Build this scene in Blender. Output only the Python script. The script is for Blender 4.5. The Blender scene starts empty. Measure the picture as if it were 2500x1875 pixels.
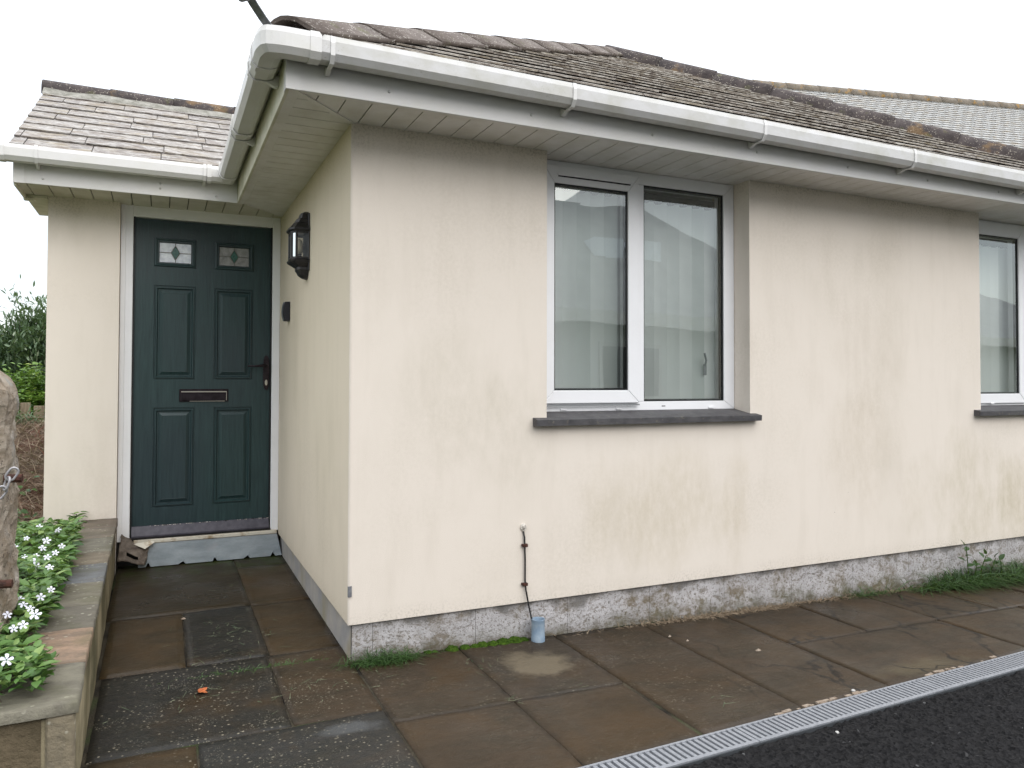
import bpy, bmesh, math, random
import numpy as np
from mathutils import Vector, Matrix, noise
R = math.radians
rnd = random.Random(7)
sc = bpy.context.scene
COL = sc.collection

# ------------------------------------------------------------------ camera
YAW, PITCH, ROLL = 0.4311, 0.0216, 0.0026
fw = Vector((math.sin(YAW)*math.cos(PITCH), math.cos(YAW)*math.cos(PITCH), math.sin(PITCH)))
rt = Vector((math.cos(YAW), -math.sin(YAW), 0)); up = rt.cross(fw)
r2 = rt*math.cos(ROLL)+up*math.sin(ROLL); u2 = -rt*math.sin(ROLL)+up*math.cos(ROLL)
cd = bpy.data.cameras.new('camera'); cam = bpy.data.objects.new('camera', cd); COL.objects.link(cam)
m = Matrix((r2, u2, -fw)).transposed().to_4x4(); m.translation = Vector((-0.7129, -3.1694, 1.018))
cam.matrix_world = m
cd.sensor_width = 36; cd.lens = 1857.7/2500*36; cd.shift_y = -(937.5-888.8)/2500
cd.clip_start = .02; cd.clip_end = 2000
sc.camera = cam

# ------------------------------------------------------------------ world: overcast daylight
W = bpy.data.worlds.new('World'); sc.world = W; W.use_nodes = True
nt = W.node_tree; nt.nodes.clear()
N = nt.nodes.new; L = nt.links.new
out = N('ShaderNodeOutputWorld'); add = N('ShaderNodeAddShader')
b1 = N('ShaderNodeBackground'); b2 = N('ShaderNodeBackground')
sky = N('ShaderNodeTexSky'); sky.sky_type = 'NISHITA'; sky.sun_disc = False
sky.sun_elevation = R(32); sky.sun_rotation = R(165)
L(sky.outputs[0], b1.inputs[0]); b1.inputs[1].default_value = .05
tc = N('ShaderNodeTexCoord'); sep = N('ShaderNodeSeparateXYZ'); L(tc.outputs['Generated'], sep.inputs[0])
ns = N('ShaderNodeTexNoise'); ns.inputs['Scale'].default_value = 2.2; ns.inputs['Detail'].default_value = 5
mp = N('ShaderNodeMapping'); mp.inputs['Scale'].default_value = (1, 1, 3)
L(tc.outputs['Generated'], mp.inputs[0]); L(mp.outputs[0], ns.inputs[0])
mx = N('ShaderNodeMath'); mx.operation = 'MAXIMUM'; mx.inputs[1].default_value = 0; L(sep.outputs[2], mx.inputs[0])
pw_ = N('ShaderNodeMath'); pw_.operation = 'POWER'; pw_.inputs[1].default_value = 1.8; L(mx.outputs[0], pw_.inputs[0])
ml = N('ShaderNodeMath'); ml.operation = 'MULTIPLY_ADD'; ml.inputs[1].default_value = 2.9; ml.inputs[2].default_value = .76
L(pw_.outputs[0], ml.inputs[0])
cl = N('ShaderNodeMapRange'); cl.inputs[1].default_value = .3; cl.inputs[2].default_value = .7
cl.inputs[3].default_value = .87; cl.inputs[4].default_value = 1.1; L(ns.outputs[0], cl.inputs[0])
mm = N('ShaderNodeMath'); mm.operation = 'MULTIPLY'; L(ml.outputs[0], mm.inputs[0]); L(cl.outputs[0], mm.inputs[1])
b2.inputs[0].default_value = (.965, .98, 1.0, 1); L(mm.outputs[0], b2.inputs[1])
L(b1.outputs[0], add.inputs[0]); L(b2.outputs[0], add.inputs[1]); L(add.outputs[0], out.inputs[0])

sd = bpy.data.lights.new('sun', 'SUN'); sd.energy = 1.1; sd.angle = R(45); sd.color = (1, .96, .9)
so = bpy.data.objects.new('sun', sd); COL.objects.link(so)
el, az = R(32), R(165)   # azimuth clockwise from +y
so.rotation_euler = Vector((math.sin(az)*math.cos(el), math.cos(az)*math.cos(el), math.sin(el))).to_track_quat('Z', 'Y').to_euler()
vs = sc.view_settings
vs.view_transform = 'Standard'; vs.look = 'None'; vs.exposure = 0.11; vs.gamma = 1; vs.use_curve_mapping = False

# ------------------------------------------------------------------ materials
class NT:
    def __init__(s, name):
        s.m = bpy.data.materials.new(name); s.m.use_nodes = True
        s.t = s.m.node_tree; s.t.nodes.clear()
        s.out = s.n('ShaderNodeOutputMaterial'); s.b = s.n('ShaderNodeBsdfPrincipled')
        s.l(s.b.outputs[0], s.out.inputs[0])
        s.geo = s.n('ShaderNodeNewGeometry'); s.oi = s.n('ShaderNodeObjectInfo'); s.pos = s.geo.outputs['Position']
    def n(s, t, **k):
        x = s.t.nodes.new(t)
        for a, b in k.items(): setattr(x, a, b)
        return x
    def l(s, a, b): s.t.links.new(a, b)
    def objco(s):
        tc = s.n('ShaderNodeTexCoord'); ad = s.n('ShaderNodeVectorMath', operation='ADD')
        cx = s.n('ShaderNodeVectorMath', operation='SCALE'); cx.inputs[0].default_value = (37, 19, 53); s.l(s.oi.outputs['Random'], cx.inputs['Scale'])
        s.l(tc.outputs['Object'], ad.inputs[0]); s.l(cx.outputs[0], ad.inputs[1]); s.pos = ad.outputs[0]; return s
    def mapped(s, sc_):
        mp = s.n('ShaderNodeMapping'); mp.inputs['Scale'].default_value = sc_; s.l(s.pos, mp.inputs[0]); return mp.outputs[0]
    def noise(s, scale, detail=4, rough=.55, vec=None, lo=0, hi=1, a=.35, b=.65, dist=0):
        x = s.n('ShaderNodeTexNoise'); x.inputs['Scale'].default_value = scale; x.inputs['Detail'].default_value = detail
        x.inputs['Roughness'].default_value = rough; x.inputs['Distortion'].default_value = dist
        s.l(vec if vec is not None else s.pos, x.inputs[0]); return s.rng(x.outputs[0], a, b, lo, hi)
    def rng(s, v, a, b, lo=0, hi=1):
        r = s.n('ShaderNodeMapRange'); r.inputs[1].default_value = a; r.inputs[2].default_value = b
        r.inputs[3].default_value = lo; r.inputs[4].default_value = hi; s.l(v, r.inputs[0]); return r.outputs[0]
    def vor(s, scale, feat='F1', vec=None, out='Distance', rand=1):
        x = s.n('ShaderNodeTexVoronoi', feature=feat); x.inputs['Scale'].default_value = scale; x.inputs['Randomness'].default_value = rand
        s.l(vec if vec is not None else s.pos, x.inputs[0]); return x.outputs[out]
    def val(s, op, a, b):
        x = s.n('ShaderNodeMath', operation=op)
        for i, q in enumerate((a, b)):
            if isinstance(q, (int, float)): x.inputs[i].default_value = q
            else: s.l(q, x.inputs[i])
        return x.outputs[0]
    def mix(s, f, a, b, blend='MIX'):
        x = s.n('ShaderNodeMix', data_type='RGBA', blend_type=blend)
        for i, q in ((0, f), (6, a), (7, b)):
            if isinstance(q, (int, float)): x.inputs[i].default_value = q
            elif isinstance(q, tuple): x.inputs[i].default_value = (*q, 1) if len(q) == 3 else q
            else: s.l(q, x.inputs[i])
        return x.outputs[2]
    def attr(s, name): return s.n('ShaderNodeAttribute', attribute_name=name)
    def done(s, col, rough=.7, bump=None, bd=.01, bs=.4, spec=.4, metal=0, sub=0):
        for k, q in (('Base Color', col), ('Roughness', rough), ('Metallic', metal), ('Specular IOR Level', spec)):
            if isinstance(q, (int, float)): s.b.inputs[k].default_value = q
            elif isinstance(q, tuple): s.b.inputs[k].default_value = (*q, 1)
            else: s.l(q, s.b.inputs[k])
        if bump is not None:
            x = s.n('ShaderNodeBump'); x.inputs['Distance'].default_value = bd; x.inputs['Strength'].default_value = bs
            s.l(bump, x.inputs['Height']); s.l(x.outputs[0], s.b.inputs['Normal'])
        return s.m
    def sepz(s):
        x = s.n('ShaderNodeSeparateXYZ'); s.l(s.geo.outputs['Position'], x.inputs[0]); return x.outputs

M = {}
def render_mat(name, base, stain, amt=1.0):
    t = NT(name); xyz = t.sepz()
    v = t.mapped((1, 1, .35))
    streak = t.noise(2.6, 6, .6, v, 0, 1, .47, .78)
    blot = t.noise(1.1, 3, .5, None, 0, 1, .45, .68)
    s = t.val('MULTIPLY', streak, blot)
    c = t.mix(t.val('MULTIPLY', s, .48*amt), base, stain)
    c = t.mix(t.val('MULTIPLY', t.val('MULTIPLY', t.noise(55, 5, .7, None, 0, 1, .38, .70), t.noise(1.5, 4, .6, None, 0, 1, .46, .66)), .20*amt), c, (.36, .31, .21))
    c = t.mix(t.noise(9, 5, .6, t.mapped((1, 1, .2)), 0, .16, .5, .8), c, (.42, .36, .27))
    c = t.mix(t.noise(.8, 2, .5, None, 0, .10, .35, .7), c, (.74, .68, .62))
    # algae specks near the top and lower edge of the render
    def blotch(c, cx_, cz_, rx_, rz_, f, col_):
        a_ = t.val('DIVIDE', t.val('SUBTRACT', xyz[0], cx_), rx_); b_ = t.val('DIVIDE', t.val('SUBTRACT', xyz[2], cz_), rz_)
        q = t.val('ADD', t.val('MULTIPLY', a_, a_), t.val('MULTIPLY', b_, b_)); q = t.val('ADD', q, t.noise(3.2, 6, .65, t.mapped((1, 1, .5)), -.9, .9, .25, .75))
        return t.mix(t.val('MULTIPLY', t.rng(q, 1.0, -.1, 0, f), t.noise(26, 5, .7, t.mapped((1, 1, .45)), .35, 1, .35, .6)), c, col_)
    if amt == 1.0:
        for q_ in ((.42, .95, .30, .35, .20, (.47, .43, .33)), (.75, .72, .25, .35, .18, (.47, .43, .33)), (1.55, .38, .55, .32, .36, (.50, .43, .30)), (2.05, .42, .10, .38, .26, (.52, .44, .31)),
                   (2.95, .62, .40, .45, .26, (.52, .44, .33)), (3.9, .35, .55, .38, .42, (.48, .42, .29)), (4.5, .2, .8, .35, .45, (.47, .41, .28)), (3.05, 1.15, .35, .35, .25, (.52, .45, .36))): c = blotch(c, *q_)
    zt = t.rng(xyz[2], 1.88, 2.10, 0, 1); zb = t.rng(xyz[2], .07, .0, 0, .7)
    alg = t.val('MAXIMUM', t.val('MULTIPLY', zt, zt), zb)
    fine = t.noise(90, 3, .7, None, 0, 1, .47, .62)
    patch = t.noise(5, 4, .6, None, .15, 1, .35, .65)
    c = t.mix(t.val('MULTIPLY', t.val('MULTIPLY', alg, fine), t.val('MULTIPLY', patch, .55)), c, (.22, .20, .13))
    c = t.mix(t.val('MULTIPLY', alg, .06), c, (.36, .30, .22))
    dots = t.rng(t.vor(7), .022, .012)
    c = t.mix(t.val('MULTIPLY', dots, t.noise(3, 2, .5, None, 0, .7, .52, .6)), c, (.13, .10, .07))
    h = t.val('ADD', t.noise(260, 3, .6, None, 0, 1, .2, .8), t.noise(900, 2, .6, None, 0, .6, .2, .8))
    return t.done(c, .9, h, .0018, .38, .2)
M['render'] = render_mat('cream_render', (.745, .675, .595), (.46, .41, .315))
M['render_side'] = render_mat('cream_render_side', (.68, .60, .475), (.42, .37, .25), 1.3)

def upvc(name, base, dirt, amt):
    t = NT(name)
    g = t.noise(7, 5, .6, t.mapped((1, 1, 1.4)), 0, 1, .42, .72)
    c = t.mix(t.val('MULTIPLY', g, amt), base, dirt)
    sp = t.noise(160, 3, .7, None, 0, 1, .6, .72)
    c = t.mix(t.val('MULTIPLY', sp, t.noise(6, 3, .5, None, 0, .55*min(1, amt*2), .45, .65)), c, (.16, .15, .09))
    return t.done(c, .38, t.noise(30, 2, .5), .0008, .2, .45)
M['upvc'] = upvc('white_upvc', (.67, .66, .65), (.56, .55, .46), .30)
M['upvc_clean'] = upvc('clean_white_upvc', (.58, .575, .57), (.40, .39, .31), .6)
M['upvc_dirty'] = upvc('grimy_upvc', (.66, .64, .52), (.34, .34, .19), .62)
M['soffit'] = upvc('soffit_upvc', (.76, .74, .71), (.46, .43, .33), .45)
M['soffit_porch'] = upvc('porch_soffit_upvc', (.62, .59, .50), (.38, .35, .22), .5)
M['frame'] = upvc('window_upvc', (.82, .82, .835), (.62, .62, .6), .12)
t = NT('black_gasket'); M['gasket'] = t.done((.012, .013, .014), .5)
t = NT('silver_spacer'); M['spacer'] = t.done((.3, .31, .32), .4, metal=.6)

# concrete plinth with flaked white paint
t = NT('flaking_plinth'); xyz = t.sepz()
pt = t.noise(13, 10, .78, t.mapped((1, 1, 1.6)), 0, 1, .40, .47, .6)
fine = t.noise(70, 6, .75, None, 0, 1, .41, .47)
paint = t.val('MULTIPLY', t.val('MULTIPLY', pt, fine), t.rng(t.val('ADD', xyz[2], t.noise(5, 5, .6, None, -.05, .05, .3, .7)), -.005, -.035, .15, 1))
blk = t.mix(t.oi.outputs['Random'], (.21, .195, .18), (.27, .25, .23))
con = t.mix(t.noise(4, 4), blk, (.24, .21, .18))
con = t.mix(t.rng(t.val('ADD', xyz[2], t.noise(5, 5, .6, None, -.05, .05, .3, .7)), -.035, -.005, 0, .8), con, (.15, .145, .14))
c = t.mix(paint, con, t.mix(t.noise(6, 5), (.40, .385, .385), (.54, .52, .525)))
c = t.mix(t.val('MULTIPLY', t.noise(3.5, 6, .7, None, 0, 1, .50, .62), t.rng(t.noise(30, 4), .3, .7, .2, .8)), c, (.16, .125, .075))
c = t.mix(t.val('MULTIPLY', t.noise(60, 4, .7, None, 0, 1, .60, .66), .7), c, (.09, .08, .065))
grn = t.val('MULTIPLY', t.rng(xyz[2], -.09, -.2, 0, 1), t.noise(9, 4, .6, None, 0, .8, .4, .6))
c = t.mix(grn, c, (.085, .085, .035))
mud = t.val('MULTIPLY', t.rng(t.val('ADD', t.val('ADD', xyz[2], t.val('MULTIPLY', xyz[0], .02)), t.noise(7, 5, .65, None, -.04, .04, .3, .7)), -.10, -.155, 0, .8), t.noise(40, 4, .7, None, .4, 1, .4, .6)); c = t.mix(mud, c, (.105, .085, .055))
M['plinth'] = t.done(c, .92, t.val('ADD', t.val('MULTIPLY', paint, .5), t.noise(120, 4, .7)), .003, .6, .2)
t = NT('side_plinth'); c = t.mix(t.noise(8, 4, .6), (.30, .295, .29), (.40, .37, .33)); c = t.mix(t.noise(3, 3, .5, None, 0, .6, .5, .65), c, (.25, .22, .12))
M['plinth_side'] = t.done(c, .9, t.noise(150, 3), .002, .4, .2)

# slates
def slate_mat(name, a, b, c_, li=.75):
    t = NT(name).objco()
    r = t.oi.outputs['Random']
    base = t.mix(r, a, b)
    base = t.mix(t.val('MULTIPLY', t.noise(5, 3, .5, None, 0, 1, .55, .66), .45), base, (.25, .20, .13))
    v = t.mapped((3, 9, 9))
    lich = t.noise(5, 8, .72, v, 0, 1, .45, .56)
    k = t.mix(t.val('MULTIPLY', lich, li), base, c_)
    v2 = t.mapped((1, 2.6, 2.6))
    k = t.mix(t.val('MULTIPLY', t.noise(7, 6, .7, v2, 0, 1, .50, .60), .55), k, (.15, .115, .09))
    k = t.mix(t.val('MULTIPLY', t.noise(5, 4, .6, v2, 0, 1, .56, .64), .5), k, (.30, .25, .16))
    k = t.mix(t.val('MULTIPLY', t.noise(7, 7, .75, v, 0, 1, .50, .60), .85), k, (.10, .075, .062))
    k = t.mix(t.val('MULTIPLY', t.noise(3, 3, .5, None, 0, 1, .57, .64), .18), k, (.30, .24, .15))
    return t.done(k, .75, t.noise(14, 6, .7, v), .006, .5, .3)
M['slate'] = slate_mat('weathered_slate', (.165, .150, .145), (.28, .262, .245), (.46, .445, .42))
M['slate_main'] = slate_mat('weathered_slate_main', (.30, .27, .24), (.44, .405, .365), (.64, .615, .57), .85)
M['slate_far'] = slate_mat('pale_far_slate', (.27, .28, .285), (.36, .37, .37), (.43, .44, .43), .5)
def tile_mat(name, a, b, spot, amt, orange=0):
    t = NT(name)
    c = t.mix(t.noise(12, 5, .6), a, b)
    d = t.rng(t.vor(85), .34, .2)
    c = t.mix(t.val('MULTIPLY', d, t.noise(28, 3, .6, None, 0, amt, .47, .56)), c, spot)
    c = t.mix(t.noise(6, 4, .6, None, 0, orange, .56, .66), c, (.33, .19, .05))
    c = t.mix(t.noise(9, 5, .6, None, 0, .5, .6, .68), c, (.10, .105, .045))
    return t.done(c, .9, t.noise(110, 4, .7), .003, .6, .2)
M['hip'] = tile_mat('brown_hip_tile', (.105, .085, .075), (.155, .13, .115), (.55, .52, .47), .85)
M['ridge'] = tile_mat('dark_ridge_tile', (.050, .042, .042), (.09, .075, .072), (.42, .38, .32), .8, .3)
M['ridge_far'] = tile_mat('far_ridge_tile', (.15, .13, .105), (.21, .18, .15), (.3, .26, .2), .4, .8)
t = NT('roof_mortar'); M['mortar'] = t.done(t.mix(t.noise(20, 5), (.17, .165, .14), (.30, .29, .26)), .95, t.noise(60, 4), .006, .8, .2)

# paving: object colour is the slab's own stone colour
t = NT('riven_flagstone'); col = t.oi.outputs['Color']
rr = t.n('ShaderNodeVectorMath', operation='SCALE'); rr.inputs[0].default_value = (11, 7, 3); t.l(t.oi.outputs['Random'], rr.inputs['Scale'])
ad = t.n('ShaderNodeVectorMath', operation='ADD'); t.l(t.pos, ad.inputs[0]); t.l(rr.outputs[0], ad.inputs[1]); t.pos = ad.outputs[0]
band = t.noise(3.2, 5, .6, t.mapped((1, 2.2, 1)), 0, 1, .33, .67, .8)
c = t.mix(t.val('MULTIPLY', band, .6), col, (.011, .011, .007))
c = t.mix(t.val('MULTIPLY', t.noise(5, 6, .7, t.mapped((1, 1.6, 1)), 0, 1, .5, .7, .6), .5), c, t.mix(.6, col, (.009, .014, .009)))
c = t.mix(t.noise(2.1, 4, .6, None, 0, .5, .50, .66, .5), c, (.052, .029, .010))
c = t.mix(t.noise(40, 4, .65, None, 0, .45, .4, .7), c, t.mix(.5, col, (.06, .048, .032)))
alpha = t.oi.outputs['Alpha']
d = t.rng(t.vor(48), .23, .15); d2 = t.rng(t.vor(120), .24, .14)
ms = t.noise(3.4, 3, .6, None, 0, 1, .44, .56)
c = t.mix(t.val('MULTIPLY', t.val('MULTIPLY', d, ms), t.val('MULTIPLY', alpha, .8)), c, (.26, .23, .17))
c = t.mix(t.val('MULTIPLY', t.val('MULTIPLY', d2, t.noise(7, 3, .6, None, 0, 1, .52, .58)), t.val('MULTIPLY', alpha, .8)), c, (.28, .26, .20))
# pale dry patches with an outline of their own, and hairline fissures in the right hand slabs
def patch_(cx_, cy_, rx_, ry_, f, c_, col_):
    sb = t.n('ShaderNodeVectorMath', operation='SUBTRACT'); t.l(t.geo.outputs['Position'], sb.inputs[0]); sb.inputs[1].default_value = (cx_, cy_, -.16)
    mu = t.n('ShaderNodeVectorMath', operation='MULTIPLY'); t.l(sb.outputs[0], mu.inputs[0]); mu.inputs[1].default_value = (1/rx_, 1/ry_, 0)
    ln = t.n('ShaderNodeVectorMath', operation='LENGTH'); t.l(mu.outputs[0], ln.inputs[0])
    q = t.val('ADD', ln.outputs['Value'], t.noise(9, 5, .65, None, -.45, .45, .25, .75))
    return t.mix(t.rng(q, 1.0, .45, 0, f), c_, col_)
c = patch_(.72, -.30, .17, .17, .8, c, (.14, .115, .078))
c = patch_(2.25, -.93, .28, .08, .5, c, (.085, .07, .04))
c = patch_(-.12, -.60, .12, .05, .6, c, (.08, .083, .085))
wx = t.n('ShaderNodeVectorMath', operation='ADD'); t.l(t.mapped((1.1, .55, 1)), wx.inputs[0])
wn = t.n('ShaderNodeTexNoise'); wn.inputs['Scale'].default_value = 4; wn.inputs['Detail'].default_value = 5; t.l(t.pos, wn.inputs[0])
ws = t.n('ShaderNodeVectorMath', operation='SCALE'); ws.inputs['Scale'].default_value = .28; t.l(wn.outputs['Color'], ws.inputs[0]); t.l(ws.outputs[0], wx.inputs[1])
ck = t.rng(t.vor(2.6, 'DISTANCE_TO_EDGE', wx.outputs[0]), .022, .006)
xg = t.rng(t.sepz()[0], 1.0, 1.8, .0, .85)
ckm = t.val('MULTIPLY', t.val('MULTIPLY', ck, xg), t.noise(2.2, 3, .5, None, 0, 1, .36, .50))
c = t.mix(ckm, c, (.005, .004, .003))
zx = t.sepz(); mossm = t.val('MULTIPLY', t.rng(zx[1], 1.5, 2.0, 0, .8), t.noise(8, 5, .65, None, 0, 1, .45, .6)); c = t.mix(mossm, c, (.030, .045, .010))
wet = t.noise(2.4, 4, .55, None, .26, .62, .35, .65)
rip = t.noise(6, 6, .65, t.mapped((1, 2.6, 1)), 0, 1, .2, .8, 1.2)
M['flag'] = t.done(c, wet, t.val('ADD', rip, t.noise(140, 3, .7, None, 0, .12, .3, .7)), .006, .55, .22)
t = NT('joint_mortar'); c = t.mix(t.noise(6, 5, .6), (.010, .008, .006), (.062, .052, .034)); c = t.mix(t.noise(4, 3, .5, None, 0, .8, .55, .65), c, (.035, .05, .015))
M['joint'] = t.done(c, .85, t.noise(160, 3), .004, .6, .2)
t = NT('coping_sandstone'); col = t.oi.outputs['Color']
c = t.mix(t.noise(9, 7, .75, t.mapped((1, 2, 1)), 0, 1, .38, .60), col, t.mix(.6, col, (.09, .08, .065)))
c = t.mix(t.val('MULTIPLY', t.rng(t.vor(45), .3, .2), t.noise(6, 3, .6, None, 0, .7, .52, .58)), c, (.42, .40, .32))
c = t.mix(t.noise(5, 4, .6, None, 0, .45, .5, .65), c, (.085, .085, .04))
M['coping'] = t.done(c, .8, t.noise(16, 6, .7, t.mapped((1, 2.5, 1))), .006, .6, .3)
t = NT('stained_wall_render'); c = t.mix(t.noise(5, 5, .65, t.mapped((1, 1, .3))), (.27, .23, .15), (.12, .10, .055)); c = t.mix(t.noise(2.4, 4, .6, None, 0, .8, .45, .6), c, (.06, .055, .03))
M['lowwall'] = t.done(c, .9, t.noise(90, 4, .6), .004, .5, .2)

t = NT('dark_stained_front'); c = t.mix(t.noise(6, 6, .65), (.16, .125, .08), (.075, .06, .036)); c = t.mix(t.noise(5, 4, .6, None, 0, .8, .58, .64), c, (.30, .27, .23)); M['frontwall'] = t.done(c, .9, t.noise(40, 5, .7), .006, .6, .2)
# asphalt
t = NT('asphalt'); v1 = t.vor(110, out='Color'); sx = t.n('ShaderNodeSeparateColor'); t.l(v1, sx.inputs[0])
c = t.mix(t.rng(sx.outputs[0], 0, 1), (.005, .005, .0055), (.019, .0185, .019))
c = t.mix(t.rng(sx.outputs[1], .996, .999), c, (.08, .08, .08))
M['asphalt'] = t.done(c, t.rng(sx.outputs[2], 0, 1, .7, 1), t.vor(110), .004, .8, .1)
t = NT('earth'); c = t.mix(t.noise(8, 5), (.045, .035, .022), (.09, .07, .045)); M['earth'] = t.done(c, .95, t.noise(50, 5), .02, .8, .1)
t = NT('bracken_litter'); c = t.mix(t.noise(9, 6, .7), (.07, .045, .03), (.17, .12, .085)); c = t.mix(t.noise(2, 3, .5, None, 0, .6, .5, .62), c, (.09, .035, .022)); M['bank'] = t.done(c, .95, t.noise(40, 5), .02, .9, .1)
t = NT('far_grass'); c = t.mix(t.noise(.4, 6), (.06, .075, .03), (.11, .12, .05)); M['field'] = t.done(c, .95, t.noise(5, 5), .05, .6, .1)
t = NT('galvanised_grate'); c = t.mix(t.noise(60, 4, .7, None, 0, 1, .3, .7), (.19, .20, .22), (.28, .29, .31)); M['grate'] = t.done(c, .55, t.noise(300, 2), .0005, .3, .4, .15)
t = NT('channel_dark'); M['chdark'] = t.done((.05, .055, .06), .6)

# door
t = NT('green_woodgrain_door')
grain = t.noise(9, 8, .7, t.mapped((9, 9, .55)), 0, 1, .3, .7, .7)
c = t.mix(grain, (.008, .025, .027), (.022, .055, .056)); c = t.mix(t.noise(1.3, 3, .5, None, 0, .45, .45, .65), c, (.018, .028, .038))
M['door'] = t.done(c, t.rng(grain, 0, 1, .34, .52), grain, .0012, .5, .5)
t = NT('purple_weather_bar'); c = t.mix(t.noise(30, 4), (.045, .042, .058), (.075, .07, .088)); M['wbar'] = t.done(c, .5)
t = NT('bronze_letter_plate'); c = t.mix(t.noise(25, 4), (.018, .013, .016), (.036, .028, .034)); M['bronze'] = t.done(c, .3, metal=.6)
t = NT('worn_nickel'); M['nickel'] = t.done((.55, .52, .46), .3, metal=.9)
t = NT('frosted_glass_painted_lit'); c = t.mix(t.noise(35, 4), (.66, .70, .78), (.86, .90, .96)); M['frost'] = t.done(c, .22, t.noise(60, 3), .002, .5, .6)
t = NT('frosted_grey_glass'); c = t.mix(t.noise(35, 4), (.22, .22, .21), (.33, .33, .32)); M['frost2'] = t.done(c, .22, t.noise(60, 3), .002, .5, .6)
t = NT('green_stained_glass'); M['greenglass'] = t.done(t.mix(t.noise(80, 3), (.03, .10, .085), (.06, .16, .13)), .2, spec=.6)
t = NT('lead_strip'); M['lead'] = t.done((.16, .15, .13), .5, metal=.4)
t = NT('black_lantern_paint'); c = t.mix(t.noise(20, 4), (.010, .010, .012), (.028, .026, .028)); M['black'] = t.done(c, .38, t.noise(90, 3), .001, .4, .5)
t = NT('black_plastic'); M['blackplastic'] = t.done((.022, .022, .030), .4)
def glass(name, tint, refl, floor_=.0):
    t = NT(name); t.t.nodes.remove(t.b)
    tr = t.n('ShaderNodeBsdfTransparent'); tr.inputs[0].default_value = (*tint, 1)
    gl = t.n('ShaderNodeBsdfGlossy'); gl.inputs['Roughness'].default_value = .01; gl.inputs[0].default_value = (.95, 1, .98, 1)
    fr = t.n('ShaderNodeFresnel'); fr.inputs[0].default_value = 1.5
    bm_ = t.n('ShaderNodeBump'); bm_.inputs['Distance'].default_value = .004; bm_.inputs['Strength'].default_value = .15
    t.l(t.noise(1.7, 1), bm_.inputs['Height']); t.l(bm_.outputs[0], gl.inputs['Normal'])
    f = t.val('MINIMUM', t.val('ADD', t.val('MULTIPLY', fr.outputs[0], refl), floor_), 1.0)
    mxs = t.n('ShaderNodeMixShader'); t.l(f, mxs.inputs[0]); t.l(tr.outputs[0], mxs.inputs[1]); t.l(gl.outputs[0], mxs.inputs[2])
    t.l(mxs.outputs[0], t.out.inputs[0]); return t.m
M['glass'] = glass('window_glass', (.96, .99, .975), 1.6, .095)
M['lampglass'] = glass('lantern_glass', (.82, .82, .80), 1.5)
t = NT('bulb_white'); M['bulb'] = t.done((.75, .68, .52), .4)
t = NT('blind_fabric'); c = t.mix(t.oi.outputs['Random'], (.62, .66, .64), (.92, .93, .92)); M['blind'] = t.done(c, .8)
t = NT('room_plaster'); M['room'] = t.done((.6, .61, .6), .9)
t = NT('slate_sill'); c = t.mix(t.noise(18, 5, .6), (.050, .048, .052), (.085, .082, .085)); c = t.mix(t.noise(40, 4, .7, None, 0, .5, .6, .68), c, (.22, .2, .15)); M['sill'] = t.done(c, .6, t.noise(40, 4), .002, .5, .4)
t = NT('blue_grey_sheet'); c = t.mix(t.noise(6, 6, .65, t.mapped((1, 1, 3))), (.15, .175, .19), (.24, .27, .285)); c = t.mix(t.noise(12, 4, .6, None, 0, .15, .55, .66), c, (.22, .18, .17)); M['apron'] = t.done(c, .6, t.noise(60, 4), .002, .4, .3)
t = NT('torn_brown_felt'); c = t.mix(t.noise(14, 5, .6), (.06, .045, .035), (.19, .155, .125)); M['rag'] = t.done(c, .6, t.noise(40, 5), .004, .8, .4)
t = NT('cream_strip'); M['cream'] = t.done(t.mix(t.noise(20, 5, .6, None, 0, 1, .5, .7), (.62, .58, .49), (.33, .24, .14)), .6)
t = NT('blue_grey_pipe'); M['pipe'] = t.done(t.mix(t.noise(30, 4, .6, None, 0, 1, .4, .7), (.21, .29, .38), (.30, .37, .43)), .5)
t = NT('black_cable'); M['cable'] = t.done((.012, .011, .011), .5)
t = NT('rust'); M['rust'] = t.done(t.mix(t.noise(60, 5), (.030, .012, .008), (.075, .026, .016)), .85, t.noise(120, 4), .002, .6)
t = NT('filler_white'); M['filler'] = t.done((.62, .58, .52), .8, t.noise(120, 3), .003, .6)
t = NT('galvanised_chain'); M['chain'] = t.done(t.mix(t.noise(60, 4), (.26, .25, .26), (.42, .41, .42)), .5, metal=.4)
t = NT('grey_iron'); M['iron'] = t.done(t.mix(t.noise(60, 4), (.16, .165, .18), (.25, .255, .27)), .5, metal=.3)
t = NT('rough_granite'); c = t.mix(t.noise(14, 6, .7), (.60, .52, .43), (.36, .28, .20)); c = t.mix(t.noise(5, 4, .6, None, 0, .8, .52, .62), c, (.60, .56, .52)); c = t.mix(t.noise(60, 3, .7, None, 0, .8, .58, .66), c, (.09, .07, .06)); c = t.mix(t.rng(t.vor(9), .25, .15, 0, .6), c, (.45, .46, .44))
M['granite'] = t.done(c, .9, t.noise(60, 7, .8), .010, .9, .3)
def leaf_mat(name, a, b, c_=None, tr=.25, rough=.45):
    t = NT(name); f = t.attr('tint').outputs['Fac']
    c = t.mix(f, a, b)
    if c_: c = t.mix(t.rng(f, .86, .98), c, c_)
    mm_ = t.done(c, rough, spec=.4)
    tl = t.n('ShaderNodeBsdfTranslucent'); t.l(t.mix(.5, c, (.2, .3, .05)), tl.inputs[0])
    ms = t.n('ShaderNodeMixShader'); ms.inputs[0].default_value = tr
    t.l(t.b.outputs[0], ms.inputs[1]); t.l(tl.outputs[0], ms.inputs[2]); t.l(ms.outputs[0], t.out.inputs[0]); return mm_
M['vinca'] = leaf_mat('periwinkle_leaf', (.028, .080, .018), (.115, .22, .055), (.24, .34, .11))
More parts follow.
